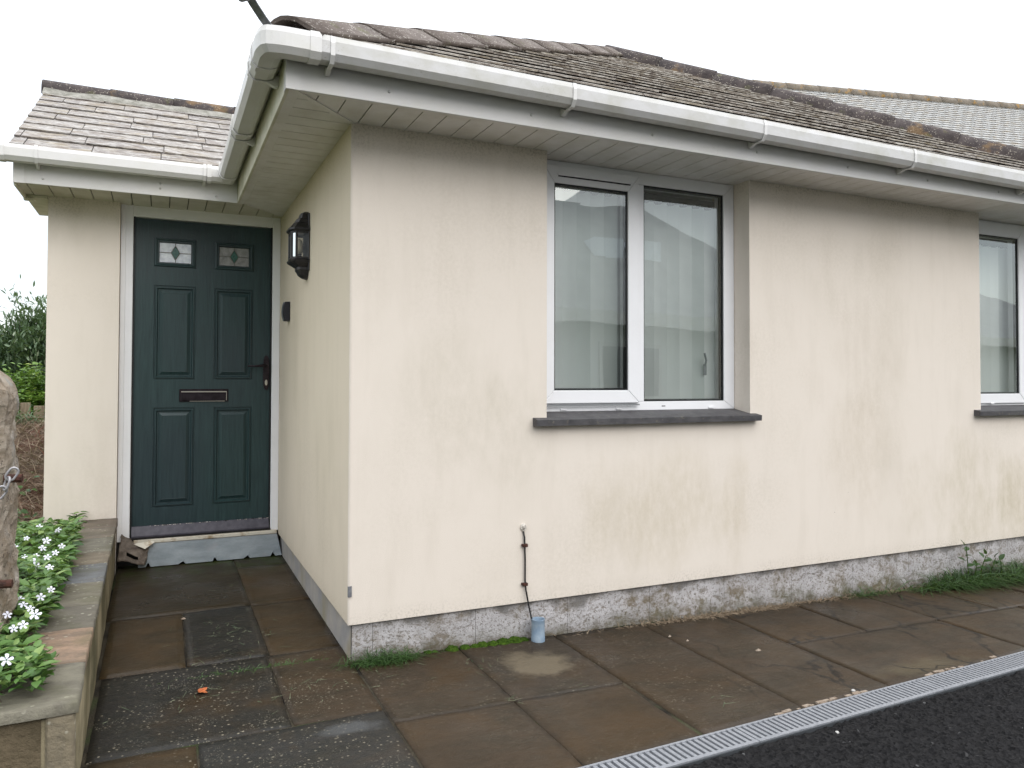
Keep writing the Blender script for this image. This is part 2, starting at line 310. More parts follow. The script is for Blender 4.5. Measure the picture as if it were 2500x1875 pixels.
M['hedge'] = leaf_mat('dark_evergreen_leaf', (.030, .066, .030), (.11, .17, .085), (.18, .22, .14), .2)
M['bush'] = leaf_mat('bright_bush_leaf', (.06, .13, .02), (.19, .33, .05), (.30, .38, .07), .3)
M['grass'] = leaf_mat('grass_blade', (.020, .052, .012), (.060, .125, .030), (.16, .15, .08), .2)
M['straw'] = leaf_mat('dead_straw', (.13, .085, .05), (.30, .24, .17), (.16, .06, .035), .1, .8)
M['clip'] = leaf_mat('grass_clipping', (.06, .10, .05), (.22, .24, .15), None, .1, .7)
t = NT('moss'); M['moss'] = t.done(t.mix(t.noise(90, 4, .7), (.022, .055, .006), (.085, .15, .018)), .95, t.noise(220, 3, .7), .004, 1, .1)
t = NT('white_petal'); M['petal'] = t.done(t.mix(t.noise(60, 2), (.60, .60, .70), (.74, .74, .80)), .6)
t = NT('weathered_fence_board'); M['board'] = t.done(t.mix(t.noise(9, 6, .7, t.mapped((6, 6, .6))), (.16, .12, .075), (.30, .24, .165)), .85, t.noise(9, 6, .7, t.mapped((9, 9, .6))), .004, .5)
t = NT('branch_bark'); M['bark'] = t.done(t.mix(t.noise(20, 4), (.05, .038, .028), (.10, .08, .06)), .9)
t = NT('orange_dead_leaf'); M['dleaf'] = t.done(t.mix(t.noise(80, 3), (.30, .065, .018), (.46, .13, .035)), .6)
t = NT('pebble'); M['pebble'] = t.done((.42, .41, .39), .8)
t = NT('opposite_render'); M['oppwall'] = t.done((.66, .68, .66), .9)
t = NT('opposite_roof'); M['opproof'] = t.done(t.mix(t.noise(3, 4), (.19, .19, .20), (.28, .28, .285)), .8)

# ------------------------------------------------------------------ helpers
def mesh_obj(name, verts, faces, mat, parent=None, smooth=False, loc=None):
    me = bpy.data.meshes.new(name); me.from_pydata([tuple(v) for v in verts], [], faces)
    if smooth: me.polygons.foreach_set('use_smooth', [True]*len(me.polygons))
    if mat is not None: me.materials.append(mat)
    me.update(); o = bpy.data.objects.new(name, me); COL.objects.link(o)
    if parent is not None: o.parent = parent
    if loc is not None: o.location = loc
    return o
def tag(o, label=None, cat=None, group=None, kind=None):
    if label: o['label'] = label
    if cat: o['category'] = cat
    if group: o['group'] = group
    if kind: o['kind'] = kind
    return o
def empty(name, loc=(0, 0, 0), label=None, cat=None, group=None):
    o = bpy.data.objects.new(name, None); COL.objects.link(o); o.location = loc; o.empty_display_size = .1
    return tag(o, label, cat, group)
class MB:
    def __init__(s): s.v = []; s.f = []
    def add(s, vs, fs):
        k = len(s.v); s.v += [tuple(v) for v in vs]; s.f += [tuple(i+k for i in f) for f in fs]; return s
    def box(s, x0, x1, y0, y1, z0, z1, mtx=None):
        vs = [Vector(p) for p in ((x0,y0,z0),(x1,y0,z0),(x1,y1,z0),(x0,y1,z0),(x0,y0,z1),(x1,y0,z1),(x1,y1,z1),(x0,y1,z1))]
        if mtx is not None: vs = [mtx @ v for v in vs]
        return s.add(vs, [(0,3,2,1),(4,5,6,7),(0,1,5,4),(1,2,6,5),(2,3,7,6),(3,0,4,7)])
    def prism(s, poly, fn):
        """poly: list of (a,b); fn(a,b,k) -> point for k=0 (back) and k=1 (front); poly is CCW seen from the front"""
        n = len(poly); vs = [fn(a, b, 0) for a, b in poly]+[fn(a, b, 1) for a, b in poly]
        return s.add(vs, [tuple(range(n-1, -1, -1)), tuple(range(n, 2*n))]+[(i, (i+1) % n, n+(i+1) % n, n+i) for i in range(n)])
    def tube(s, pts, r, n=8, closed=False, cap=True):
        pts = [Vector(p) for p in pts]; rs = r if isinstance(r, (list, tuple)) else [r]*len(pts)
        k = len(s.v); m = len(pts); prev = None
        for i, p in enumerate(pts):
            a = pts[(i-1) % m] if (closed or i > 0) else pts[i]; b = pts[(i+1) % m] if (closed or i < m-1) else pts[i]
            d = (b-a).normalized()
            ref = prev if prev is not None else (Vector((0, 0, 1)) if abs(d.z) < .9 else Vector((1, 0, 0)))
            u = (ref - d*ref.dot(d)).normalized(); w = d.cross(u); prev = u
            for j in range(n):
                an = 2*math.pi*j/n; s.v.append(tuple(p+(u*math.cos(an)+w*math.sin(an))*rs[i]))
        for i in range(m if closed else m-1):
            i2 = (i+1) % m
            for j in range(n):
                s.f.append((k+i*n+j, k+i*n+(j+1) % n, k+i2*n+(j+1) % n, k+i2*n+j))
        if cap and not closed:
            s.f.append(tuple(k+j for j in range(n-1, -1, -1))); s.f.append(tuple(k+(m-1)*n+j for j in range(n)))
        return s
    def build(s, name, mat, parent=None, smooth=False, loc=None, bevel=0):
        o = mesh_obj(name, s.v, s.f, mat, parent, smooth, loc)
        if bevel:
            bm = bmesh.new(); bm.from_mesh(o.data)
            bmesh.ops.recalc_face_normals(bm, faces=bm.faces)
            bmesh.ops.bevel(bm, geom=list(bm.edges), offset=bevel, segments=1, affect='EDGES', clamp_overlap=True)
            bm.to_mesh(o.data); bm.free()
        return o
def clip(poly, a, b, c):
    """keep a*x+b*y<=c"""
    out_ = []
    for i in range(len(poly)):
        p, q = poly[i], poly[(i+1) % len(poly)]
        dp, dq = a*p[0]+b*p[1]-c, a*q[0]+b*q[1]-c
        if dp <= 0: out_.append(p)
        if (dp < 0 < dq) or (dq < 0 < dp):
            t_ = dp/(dp-dq); out_.append((p[0]+t_*(q[0]-p[0]), p[1]+t_*(q[1]-p[1])))
    return out_
def area(p): return .5*sum(p[i][0]*p[(i+1) % len(p)][1]-p[(i+1) % len(p)][0]*p[i][1] for i in range(len(p))) if len(p) > 2 else 0
def gz(x, y): return -.15-.02*min(max(x, 0), 8)+.012*min(max(y, 0), 3)
def chy(x): return -1.128+.065*(x-.445)
H = 2.10

t = NT('pinkish_mortar'); M['pinkm'] = t.done(t.mix(t.noise(60, 3), (.20, .15, .11), (.30, .25, .20)), .9)
# ------------------------------------------------------------------ ground, road, paving
def grid(name, xs, ys, zf, mat, parent=None, smooth=True, kind=None):
    nx, ny = len(xs), len(ys); vs = []
    for y in ys:
        for x in xs: vs.append((x, y, zf(x, y)))
    fs = [(j*nx+i, j*nx+i+1, (j+1)*nx+i+1, (j+1)*nx+i) for j in range(ny-1) for i in range(nx-1)]
    o = mesh_obj(name, vs, fs, mat, parent, smooth)
    if kind: o['kind'] = kind
    return o
def lin(a, b, n): return [a+(b-a)*i/(n-1) for i in range(n)]
def bankz(x, y):
    b = -.42
    if x < -1.0:
        e = min(1, (-1.0-x)/.25)
        k = max(0, min(1, (y-2.2)/3.6)); hgt = .02+.55*k*k*(3-2*k)
        k2 = max(0, min(1, (9.5-y)/2)); k3 = max(0, min(1, (y-1.0)/1.2)); k4 = max(0, min(1, (x+9)/2))
        hgt += .05*noise.noise((x*1.7, y*1.7, 0))
        return b+(hgt-b)*e*k3*k4*(k2 if y > 7.5 else 1)
    return b
xs = sorted(set([-400, -120, -50, -25, -14]+lin(-9.5, -1.0, 35)+[0, 6, 12, 25, 60, 150, 400])); ys = sorted(set([-400, -120, -40, -15, -5, 0]+lin(1, 9.6, 35)+[14, 25, 60, 150, 400]))
grid('ground', xs, ys, bankz, M['field'], kind='structure')
# asphalt: fine real relief where the photograph looks, flat beyond
def roadz(x, y): return gz(x, 0)-.004+.006*min(1.5, max(0, -1.2-y))*0
ax = np.arange(.2, 4.6, .0095); ay = np.arange(0, 1.9, .0095)
X, Y = np.meshgrid(ax, ay); rng = np.random.RandomState(3)
hgt = rng.rand(*X.shape); hgt = (hgt+np.roll(hgt, 1, 0)+np.roll(hgt, 1, 1)+np.roll(np.roll(hgt, 1, 0), 1, 1))/4
Z = -.15-.02*X-.005+(hgt-.5)*.026; Yw = chy(X)-.127-Y-.010*(hgt-.5)
Z[0, :] -= .006
nx, ny = len(ax), len(ay); idx = np.arange(nx*ny).reshape(ny, nx)
fs = np.stack([idx[:-1, :-1], idx[1:, :-1], idx[1:, 1:], idx[:-1, 1:]], -1).reshape(-1, 4)
me = bpy.data.meshes.new('asphalt_road'); nf = len(fs)
me.vertices.add(nx*ny); me.vertices.foreach_set('co', np.stack([X, Yw, Z], -1).reshape(-1))
me.loops.add(nf*4); me.loops.foreach_set('vertex_index', fs.reshape(-1)); me.polygons.add(nf)
me.polygons.foreach_set('loop_start', np.arange(0, nf*4, 4)); me.polygons.foreach_set('loop_total', np.full(nf, 4)); me.update(); me.validate()
me.materials.append(M['asphalt']); o = bpy.data.objects.new('asphalt_road', me); COL.objects.link(o); o['kind'] = 'structure'
o['label'] = 'dark wet looking tarmac drive beside the drain'
mb = MB()
zz = lambda x: -.15-.02*x-.02
mb.add([(-6, chy(-6)-.128, zz(0)), (.2, chy(.2)-.128, zz(.2)), (.2, -16, zz(.2)), (-6, -16, zz(0))], [(0, 3, 2, 1)])
mb.add([(.2, chy(.2)-2.0, zz(.2)), (4.6, chy(4.6)-2.0, zz(4.6)), (4.6, -16, zz(4.6)), (.2, -16, zz(.2))], [(0, 3, 2, 1)])
mb.add([(4.6, chy(4.6)-.128, zz(4.6)), (9, chy(9)-.128, zz(8)), (9, -16, zz(8)), (4.6, -16, zz(4.6))], [(0, 3, 2, 1)])
o = mb.build('road', M['asphalt']); o['kind'] = 'structure'

# paving bed (mortar joints) and slabs
pv = [(-.95, gz(-1, 0)), (0, gz(0, 0)), (8, gz(8, 0)), (9, gz(8, 0))]
V = []
for (x, z) in pv: V += [(x, chy(x)+.001, z-.0055), (x, 0, z-.0055), (x, .1, z-.005)]
V += [(-.95, 2.1, gz(-1, 2.1)-.0055), (.04, 2.1, gz(0, 2.1)-.0055), (.04, 0, gz(0, 0)-.0057)]
pav = mesh_obj('paving', V, [(0, 3, 4, 1), (3, 6, 7, 4), (6, 9, 10, 7), (4, 7, 8, 5), (7, 10, 11, 8), (1, 14, 13, 12)], M['joint'])
pav['kind'] = 'structure'; pav['label'] = 'wet brown riven paving along the bungalow and up to the door'
def slab(x0, x1, y0, y1, col, spots=.5, gap=.0035):
    n = max(8, int((x1-x0)/.03)); mrows = max(8, int(abs(y1 if not callable(y1) else .5)/.03) if False else 18)
    sx = rnd.random()*50; V = []; F = []
    nx_, ny_ = n+1, mrows+1
    for j in range(ny_):
        for i in range(nx_):
            u, v = i/n, j/mrows
            xa, xb = x0+gap, x1-gap
            yb = (y0(xa+(xb-xa)*u) if callable(y0) else y0)+gap; yt = y1-gap
            x, y = xa+(xb-xa)*u, yb+(yt-yb)*v
            edge = min(u*(xb-xa), (1-u)*(xb-xa), v*(yt-yb), (1-v)*(yt-yb))
            w = .0035
            if i in (0, n): x += w*noise.noise((sx, y*9, x))
            if j in (0, mrows): y += w*noise.noise((x*9, sx, y))
            h = .0022*noise.noise((x*5+sx, y*9, 0))+.0012*noise.noise((x*16, y*22+sx, 1))
            if edge < .004: h -= .0012
            V.append((x, y, gz(x, y)+h))
    for j in range(mrows):
        for i in range(n):
            a = j*nx_+i; F.append((a, a+1, a+nx_+1, a+nx_))
    tz = (rnd.random()-.5)*.003; ta = (rnd.random()-.5)*.005; tb = (rnd.random()-.5)*.005
    V = [(a, b, c_+tz+ta*(a-x0)+tb*(b-y1)) for a, b, c_ in V]
    # skirt
    ring = [i for i in range(nx_)]+[nx_*j+n for j in range(1, ny_)]+[nx_*mrows+i for i in range(n-1, -1, -1)]+[nx_*j for j in range(mrows-1, 0, -1)]
    k = len(V)
    for a in ring: V.append((V[a][0], V[a][1], V[a][2]-.02))
    for q in range(len(ring)):
        F.append((ring[q], k+q, k+(q+1) % len(ring), ring[(q+1) % len(ring)]))
    o = mesh_obj('flagstone', V, F, M['flag'], pav, True); o.color = (*col, spots); return o
BR = (.041, .0265, .0150); OR = (.046, .028, .0115); DK = (.018, .0165, .015); GY = (.024, .0235, .023); DB = (.030, .0205, .0105); GN = (.028, .025, .013)
slab(-.945, -.285, .963, 2.06, DB, .2)
slab(-.285, .012, 1.778, 2.06, GN, .2); slab(-.285, .012, .963, 1.778, OR, .1)
slab(-.925, -.608, .215, .963, OR, .1); slab(-.608, -.285, .215, .963, DK, .25); slab(-.285, .012, .205, .963, OR, .1)
slab(-.915, -.296, -.50, .213, DK, .85); slab(-.296, .015, -.50, .205, BR, .55)
slab(-.905, -.597, chy, -.505, OR, .8); slab(-.597, .015, chy, -.505, GY, .55)
slab(.022, .485, -.612, -.004, BR, .3); slab(.485, .958, -.607, -.004, (.040, .029, .020), .35)
slab(.02, .475, chy, -.612, BR, .15); slab(.475, .942, chy, -.607, BR, .15)
slab(.958, 1.438, chy, -.004, BR, .3); slab(1.438, 1.925, chy, -.004, BR, .15)
slab(1.925, 2.425, -.503, -.004, BR, .1); slab(1.925, 2.935, chy, -.503, BR, .05)
slab(2.425, 2.935, -.495, -.004, BR, .1); slab(2.935, 3.44, -.487, -.004, BR, .1); slab(2.935, 3.60, chy, -.487, BR, .1)
slab(3.44, 3.95, -.487, -.004, BR, .1); slab(3.60, 4.3, chy, -.487, BR, .1); slab(3.95, 4.45, -.487, -.004, BR, .1)
slab(4.3, 5.0, chy, -.487, BR, .1); slab(4.45, 5.0, -.487, -.004, BR, .1)
# cracked splits in the right hand slabs (thin real fissures lie in the bump); mortar dabs
for x, y, a, s in ((1.72, -.52, 0, .013), (1.50, -.30, 0, .008), (1.46, -.22, 0, .008), (-.605, .86, 0, .011)):
    if s == 0: continue
    mb = MB(); n_ = 9; vs = [(x, y, gz(x, y)+.009)]+[(x+s*math.cos(k/n_*6.28)*(1+.3*rnd.random()), y+s*.6*math.sin(k/n_*6.28)*(1+.3*rnd.random()), gz(x, y)+.001) for k in range(n_)]
    mb.add(vs, [(0, 1+k, 1+(k+1) % n_) for k in range(n_)]).build('mortar_dab', M['pinkm'], pav)

# drainage channel
ch = empty('drainage_channel', (0, chy(0), gz(0, 0)), 'long galvanised slotted drain channel between the brown paving and the tarmac', 'drain')
cm = Matrix.Translation((0, chy(0), gz(0, 0))) @ Matrix.Rotation(math.atan(.065), 4, 'Z') @ Matrix.Rotation(math.atan(.02), 4, 'Y') @ Matrix.Diagonal((1, 1.07, 1, 1))
ch.matrix_world = cm
mb = MB(); mb.box(-.4, 8, -.118, -.112, -.12, -.002); mb.box(-.4, 8, -.006, 0, -.12, -.002); mb.box(-.4, 8, -.112, -.006, -.12, -.11)
mb.build('channel_body', M['chdark'], ch)
bar = MB().box(-.0068, .0068, -.099, -.0125, -.010, .0012).build('grate_bar', M['grate'], None); bar_me = bar.data; first_bar = bar
x = .089-1
while x < 5.05:
    g = MB(); x0, x1 = x+.002, x+.998
    g.box(x0, x1, -.1135, -.0992, -.012, .002); g.box(x0, x1, -.0122, -.003, -.012, .002)
    nb = 39
    for i in range(nb+1): # small teeth that hold the bars to the upper rail
        bx = x0+.008+i*(x1-x0-.016)/nb; g.box(bx-.0065, bx+.0065, -.0155, -.010, -.004, .0030)
    gr = g.build('grate', M['grate'], ch)
    if x > -.2 and x < 4.5:
        for i in range(nb+1):
            bx = x0+.008+i*(x1-x0-.016)/nb
            if first_bar is not None: b = first_bar; first_bar = None
            else: b = bpy.data.objects.new('grate_bar', bar_me); COL.objects.link(b)
            b.parent = gr; b.location = (bx, 0, 0)
    else:
        q = MB()
        for i in range(nb+1):
            bx = x0+.008+i*(x1-x0-.016)/nb; q.box(bx-.0068, bx+.0068, -.099, -.0125, -.010, .0012)
        q.build('grate_bars', M['grate'], gr)['kind'] = 'stuff'
    x += 1.0
mb = MB()   # crumbling pink mortar along the slab edge of the drain
for i in range(130):
    xx = 1.3+rnd.random()*3.6
    if noise.noise((xx*2.3, 0, 0)) < -.05: continue
    s = .004+.007*rnd.random(); yy = chy(xx)+rnd.random()*.012; z_ = gz(xx, 0)
    mb.box(xx-s*1.6, xx+s*1.6, yy-s*.6, yy+s*.6, z_-.004, z_+.002+.003*rnd.random())
o = mb.build('mortar_crumbs', M['pinkm'], pav); o['kind'] = 'stuff'

# ------------------------------------------------------------------ bungalow
B = empty('bungalow', (0, 0, 0), 'cream rendered bungalow with slate hipped roof, white gutters and green front door', 'bungalow')
def wall(name, mat, u0, u1, z0, z1, holes, P, N_, depth, parent=B):
    """vertical wall with openings; P(u,z)->front point, N_=inward vector; holes (u0,u1,z0,z1)"""
    us = sorted({u0, u1}|{h[0] for h in holes}|{h[1] for h in holes}); zs = sorted({z0, z1}|{h[2] for h in holes}|{h[3] for h in holes})
    mb = MB(); N_ = Vector(N_)
    for a, b in zip(us, us[1:]):
        for c, d in zip(zs, zs[1:]):
            if any(h[0] <= a and b <= h[1] and h[2] <= c and d <= h[3] for h in holes): continue
            mb.add([P(a, c), P(b, c), P(b, d), P(a, d)], [(0, 1, 2, 3)])
    for h in holes:
        a, b, c, d = h; q = [P(a, c), P(b, c), P(b, d), P(a, d)]; q2 = [Vector(p)+N_*depth for p in q]
        mb.add(q+q2, [(0, 4, 5, 1), (1, 5, 6, 2), (2, 6, 7, 3), (3, 7, 4, 0)])
    # bottom bead and back
    q = [P(u0, z0), P(u1, z0)]; mb.add(q+[Vector(q[1])+N_*.06, Vector(q[0])+N_*.06], [(0, 3, 2, 1)])
    return mb.build(name, mat, parent)
W1 = (.924, 2.1475, .836, H+.02); W2 = (4.043, 5.20, .828, H+.02)
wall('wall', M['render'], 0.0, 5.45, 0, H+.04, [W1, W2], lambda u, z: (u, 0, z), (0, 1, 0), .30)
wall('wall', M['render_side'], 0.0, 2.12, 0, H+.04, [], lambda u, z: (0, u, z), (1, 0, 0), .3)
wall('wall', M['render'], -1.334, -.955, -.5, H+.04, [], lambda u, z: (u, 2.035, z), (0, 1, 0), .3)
mb = MB(); mb.add([(-.955, 2.035, -.5), (-.955, 2.2, -.5), (-.955, 2.2, H+.04), (-.955, 2.035, H+.04)], [(0, 1, 2, 3)])
mb.add([(-1.334, 2.035, -.5), (-1.334, 4.0, -.5), (-1.334, 4.0, H+.04), (-1.334, 3.02, 2.95), (-1.334, 2.035, H+.04)], [(0, 4, 3, 2, 1)])
mb.add([(-1.334, 4, -.5), (5.45, 4, -.5), (5.45, 4, H+.04), (-1.334, 4, H+.04)], [(0, 3, 2, 1)]); mb.add([(5.45, 0, -.5), (5.45, 4, -.5), (5.45, 4, 2.2), (5.45, 0, 2.2)], [(0, 1, 2, 3)])
mb.add([(-.955, 2.19, -.2), (0.02, 2.19, -.2), (0.02, 2.19, 2.3), (-.955, 2.19, 2.3)], [(0, 1, 2, 3)])
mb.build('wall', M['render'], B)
# rough corner nosing of the render, bead line
mb = MB(); V = []; n_ = 60
for i in range(n_+1):
    z = .002+(H-.004)*i/n_; k = .0022*(1+noise.noise((0, 0, z*14)))
    V += [(-.0005, .012+.002*noise.noise((z*9, 1, 1)), z), (-.0012-k*.6, -.0012-k*.6, z), (.012, -.0005, z)]
F = []
for i in range(n_):
    a = i*3; F += [(a, a+3, a+4, a+1), (a+1, a+4, a+5, a+2)]
mesh_obj('corner_bead', V, F, M['render'], B, True)
# plinth blocks
pl = mesh_obj('plinth', [(.02, .02, -.45), (5.45, .02, -.45), (5.45, .02, .01), (.02, .02, .01), (.02, 2.12, -.45), (.02, 2.12, .01)], [(0, 1, 2, 3), (4, 0, 3, 5)], M['joint'], B)
xb = .018
for w_ in [.09]+[.468]*12:
    x1 = min(xb+w_, 5.45); mb = MB(); nx_ = max(2, int((x1-xb)/.04)); V = []; nz = 7
    for j in range(nz+1):
        for i in range(nx_+1):
            x = xb+.0007+(x1-xb-.0014)*i/nx_; z = -.42+.421*j/nz if j else -.45
            z = [-.45, -.30, -.22, -.17, -.12, -.08, -.04, .001][j]
            V.append((x, .0145+.0035*noise.noise((x*8, 0, z*14))+(.0012 if i in (0, nx_) else 0), z))
    F = [(j*(nx_+1)+i, j*(nx_+1)+i+1, (j+1)*(nx_+1)+i+1, (j+1)*(nx_+1)+i) for j in range(nz) for i in range(nx_)]
    mesh_obj('plinth_block', V, F, M['plinth'], pl, True); xb = x1
    if xb > 5.4: break
yb = .015
for w_ in [.44, .44, .44, .44, .35]:
    mb = MB().add([(.0155, yb+.001, -.45), (.0155, yb+w_-.001, -.45), (.0155, yb+w_-.001, .001), (.0155, yb+.001, .001)], [(0, 3, 2, 1)])
    mb.build('plinth_block', M['plinth_side'], pl); yb += w_
mb = MB().box(-.0025, .013, -.006, .004, .118, .162); mb.build('exposed_bead', M['iron'], B)

# soffit boards
mb = MB()
mb.box(-.296, 5.45, -.296, .3, H+.014, H+.02); mb.box(-.296, .3, .3, 2.3, H+.014, H+.02); mb.box(-1.44, -.296, 1.715, 2.3, H+.014, H+.02)
sof = mb.build('soffit', M['gasket'], B)
def sboard(poly, mat):
    if area(poly) < 0: poly = poly[::-1]
    if len(poly) < 3 or area(poly) < 1e-5: return
    mb = MB(); n_ = len(poly)
    mb.prism(poly, lambda a, b, k: (a, b, H+.012*k)); mb.build('soffit_board', mat, sof)
P_ = .1035
def rect(a, b, c, d): return [(a, c), (b, c), (b, d), (a, d)]
for k in range(-4, 53):
    x0 = .024+P_*k; r_ = rect(max(x0+.0024, -.255), x0+P_-.0024, -.255, .128)
    if r_[1][0] <= r_[0][0]: continue
    if x0 < .03:   # mitred corner
        r_ = clip(r_, -1, 1, 0)      # y<=x
        r_ = clip(r_, 0, 1, .0)
    sboard(r_, M['soffit'])
    # faint centre groove: each board is a twin panel
for k in range(-4, 20):
    y0 = .022+P_*k; r_ = rect(-.255, .004, y0+.0024, y0+P_-.0024)
    if y0 < .03: r_ = clip(r_, 1, -1, 0); r_ = clip(r_, 0, -1, .29)
    if len(r_) > 2: r_ = clip(r_, -.33, .31, 1.70*.31+.31*.33)   # below the inner mitre
    if len(r_) > 2 and y0 < 2.1: sboard(r_, M['soffit'])
for k in range(-1, 14):
    x0 = -1.406+P_*k; r_ = rect(max(x0+.0028, -1.448), min(x0+P_-.0028, .0), 1.745, 2.11)
    if r_[1][0] <= r_[0][0]: continue
    r_ = clip(r_, .33, -.31, -(1.70*.31+.31*.33)+.0001)
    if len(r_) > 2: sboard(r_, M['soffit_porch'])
mb = MB()
mb.box(-.297, 5.45, -.297, -.2545, H-.0025, H+.01); mb.box(-.297, -.2545, -.2545, 1.70, H-.0027, H+.01); mb.box(-1.446, -.2545, 1.703, 1.746, H-.0025, H+.01)
mb.build('edge_trim', M['soffit'], sof, bevel=.0008)
mt = Matrix.Translation((-.15, -.15, 0)) @ Matrix.Rotation(R(45), 4, 'Z')
MB().box(-.205, .21, -.011, .011, H-.005, H+.002, mt).build('mitre_trim', M['soffit'], sof)
mt = Matrix.Translation((-.15, 1.87, 0)) @ Matrix.Rotation(math.atan2(.33, .31), 4, 'Z')
MB().box(-.21, .2, -.003, .003, H-.003, H+.002, mt).build('mitre_trim', M['soffit'], sof)

# fascia
def fascia(name, box, mat): return MB().box(*box).build(name, mat, B, bevel=.0015)
f1 = fascia('fascia', (-.31, 5.45, -.31, -.297, 2.088, 2.235), M['upvc'])
f2 = fascia('fascia', (-.3105, -.2975, -.2965, 1.70, 2.088, 2.235), M['upvc_dirty'])
f3 = fascia('fascia', (-1.455, -.311, 1.690, 1.703, 2.088, 2.235), M['upvc'])
MB().box(-.3135, -.258, -.3135, -.3105, 2.0865, 2.24).box(-.3135, -.311, -.310, -.262, 2.0865, 2.24).build('corner_trim', M['upvc'], f1)
MB().box(-1.459, -1.405, 1.686, 1.6895, 2.0865, 2.24).box(-1.459, -1.4555, 1.690, 1.70, 2.0865, 2.24).build('corner_trim', M['upvc'], f3)
MB().box(-.352, -.3115, 1.6865, 1.6895, 2.0865, 2.24).build('corner_trim', M['upvc'], f3)
fascia('bargeboard', (-1.4585, -1.4465, 1.703, 2.08, 2.075, 2.20), M['upvc_dirty'])
mb = MB().box(-1.4585, -1.405, 2.03, 2.075, 2.068, 2.0745); mb.box(-1.45, -1.34, 2.035, 2.6, 2.085, 2.098); mb.build('verge_box', M['upvc_dirty'], B)
def cap(x, y, z, parent, r_=.0065):
    mb = MB(); mb.tube([(x, y, z), (x, y-.0035, z)], [r_, r_*.8], 12); return mb.build('screw_cap', M['upvc_clean'], parent, True)
for i in range(8): cap(.075+.614*i+.0, -.3102, 2.137-.0, f1)
for x, z in ((-1.32, 2.12), (-.735, 2.13), (-.735, 2.16), (-.43, 2.115)): cap(x, 1.6898, z, f3)

# gutters: square-line section swept round the eaves.  (d outwards from the fascia, z)
PROF = [(.006, 2.236), (.006, 2.203), (.026, 2.172), (.048, 2.164), (.094, 2.164), (.1115, 2.186), (.1135, 2.229), (.109, 2.250), (.103, 2.250), (.1065, 2.228), (.105, 2.19), (.09, 2.17), (.048, 2.17), (.028, 2.178), (.012, 2.205), (.012, 2.236)]
def zoff(x, y): return .006-.0042*max(0, x)+(.007+.006*max(0, min(1, (y-.5)/1.2)) if x < -.2 else 0)
def sweep(name, stations, mat, parent, grow=0, prof=PROF, capends=True, smooth=False):
    """stations: (px,py,nx,ny): point on fascia line and outward direction"""
    V = []; n_ = len(prof)
    cx_, cz_ = .06, 2.21
    for (px, py, nx_, ny_) in stations:
        for d, z in prof:
            dd = d+(grow if d > .03 else 0)*(1 if d > cx_ else .3); z2 = z+(-grow if z < 2.2 else grow*.5)
            V.append((px+nx_*dd, py+ny_*dd, z2+zoff(px, py)))
    F = []
    for i in range(len(stations)-1):
        for j in range(n_):
            a = i*n_+j; b = i*n_+(j+1) % n_; F.append((a, a+n_, b+n_, b))
    if n_ == 16:
        for i in range(7):
            q = (i, i+1, 14-i, 15-i); F.append(q); e_ = (len(stations)-1)*n_; F.append(tuple(e_+k for k in q[::-1]))
    else: F += [tuple(range(n_)), tuple((len(stations)-1)*n_+j for j in range(n_-1, -1, -1))]
    return mesh_obj(name, V, F, mat, parent, smooth)
def arc(cx_, cy_, n_=9):
    st = []
    for i in range(n_+1):
        a = R(90)*i/n_; c_, s_ = math.sin(a), math.cos(a); k = 1/max(c_, s_)**.55; st.append((cx_, cy_, -c_*k, -s_*k))
    return st
g1 = sweep('gutter', [(5.7, -.31, 0, -1), (-.24, -.31, 0, -1)], M['upvc_clean'], B)
g2 = sweep('gutter_corner', [(-.225, -.31, 0, -1), (-.30, -.31, 0, -1)]+arc(-.31, -.31)+[(-.31, -.30, -1, 0), (-.31, -.225, -1, 0)], M['upvc'], B, .003)
g3 = sweep('gutter', [(-.31, -.24, -1, 0), (-.31, 1.69, -1, -1)], M['upvc'], B)
g4 = sweep('gutter', [(-.31, 1.69, -1, -1), (-1.50, 1.69, 0, -1)], M['upvc'], B)
# closing plate on the porch gutter end
CAPP = [(0.0, 2.24), (.0, 2.20), (.03, 2.165), (.1, 2.158), (.118, 2.186), (.119, 2.258), (0, 2.258)]
sweep('stop_end', [(-1.485, 1.69, 0, -1), (-1.512, 1.69, 0, -1)], M['upvc'], g4, .004)
BRK = [(.001, 2.150), (.014, 2.146), (.046, 2.1585), (.097, 2.1585), (.1165, 2.184), (.1185, 2.229), (.113, 2.2545), (.101, 2.2545),
       (.101, 2.2515), (.1105, 2.2505), (.1148, 2.229), (.1130, 2.1855), (.095, 2.1625), (.046, 2.1625), (.020, 2.172), (.001, 2.195)]
def bracket(px, py, nx_, ny_, parent, w=.013):
    tx, ty = -ny_, nx_
    sweep('gutter_bracket', [(px-tx*w, py-ty*w, nx_, ny_), (px+tx*w, py+ty*w, nx_, ny_)], M['upvc'], parent, 0, BRK)
for x in (-.165, .835, 1.866, 2.898, 3.93, 4.95): bracket(x, -.31, 0, -1, g1, .008)
for y in (-.1, .72): bracket(-.31, y, -1, 0, g3)
for x in (-.50, -1.34): bracket(x, 1.69, 0, -1, g4, .008)
def joint(px, py, nx_, ny_, parent, w=.02):
    tx, ty = -ny_, nx_
    sweep('gutter_joint', [(px-tx*w, py-ty*w, nx_, ny_), (px+tx*w, py+ty*w, nx_, ny_)], M['upvc'], parent, .0065)
joint(-.225, -.31, 0, -1, g2); joint(-.31, -.225, -1, 0, g2); joint(-.31, 1.50, -1, 0, g3, .012); joint(-.475, 1.69, 0, -1, g4, .012); joint(-.31, .62, -1, 0, g3, .014)

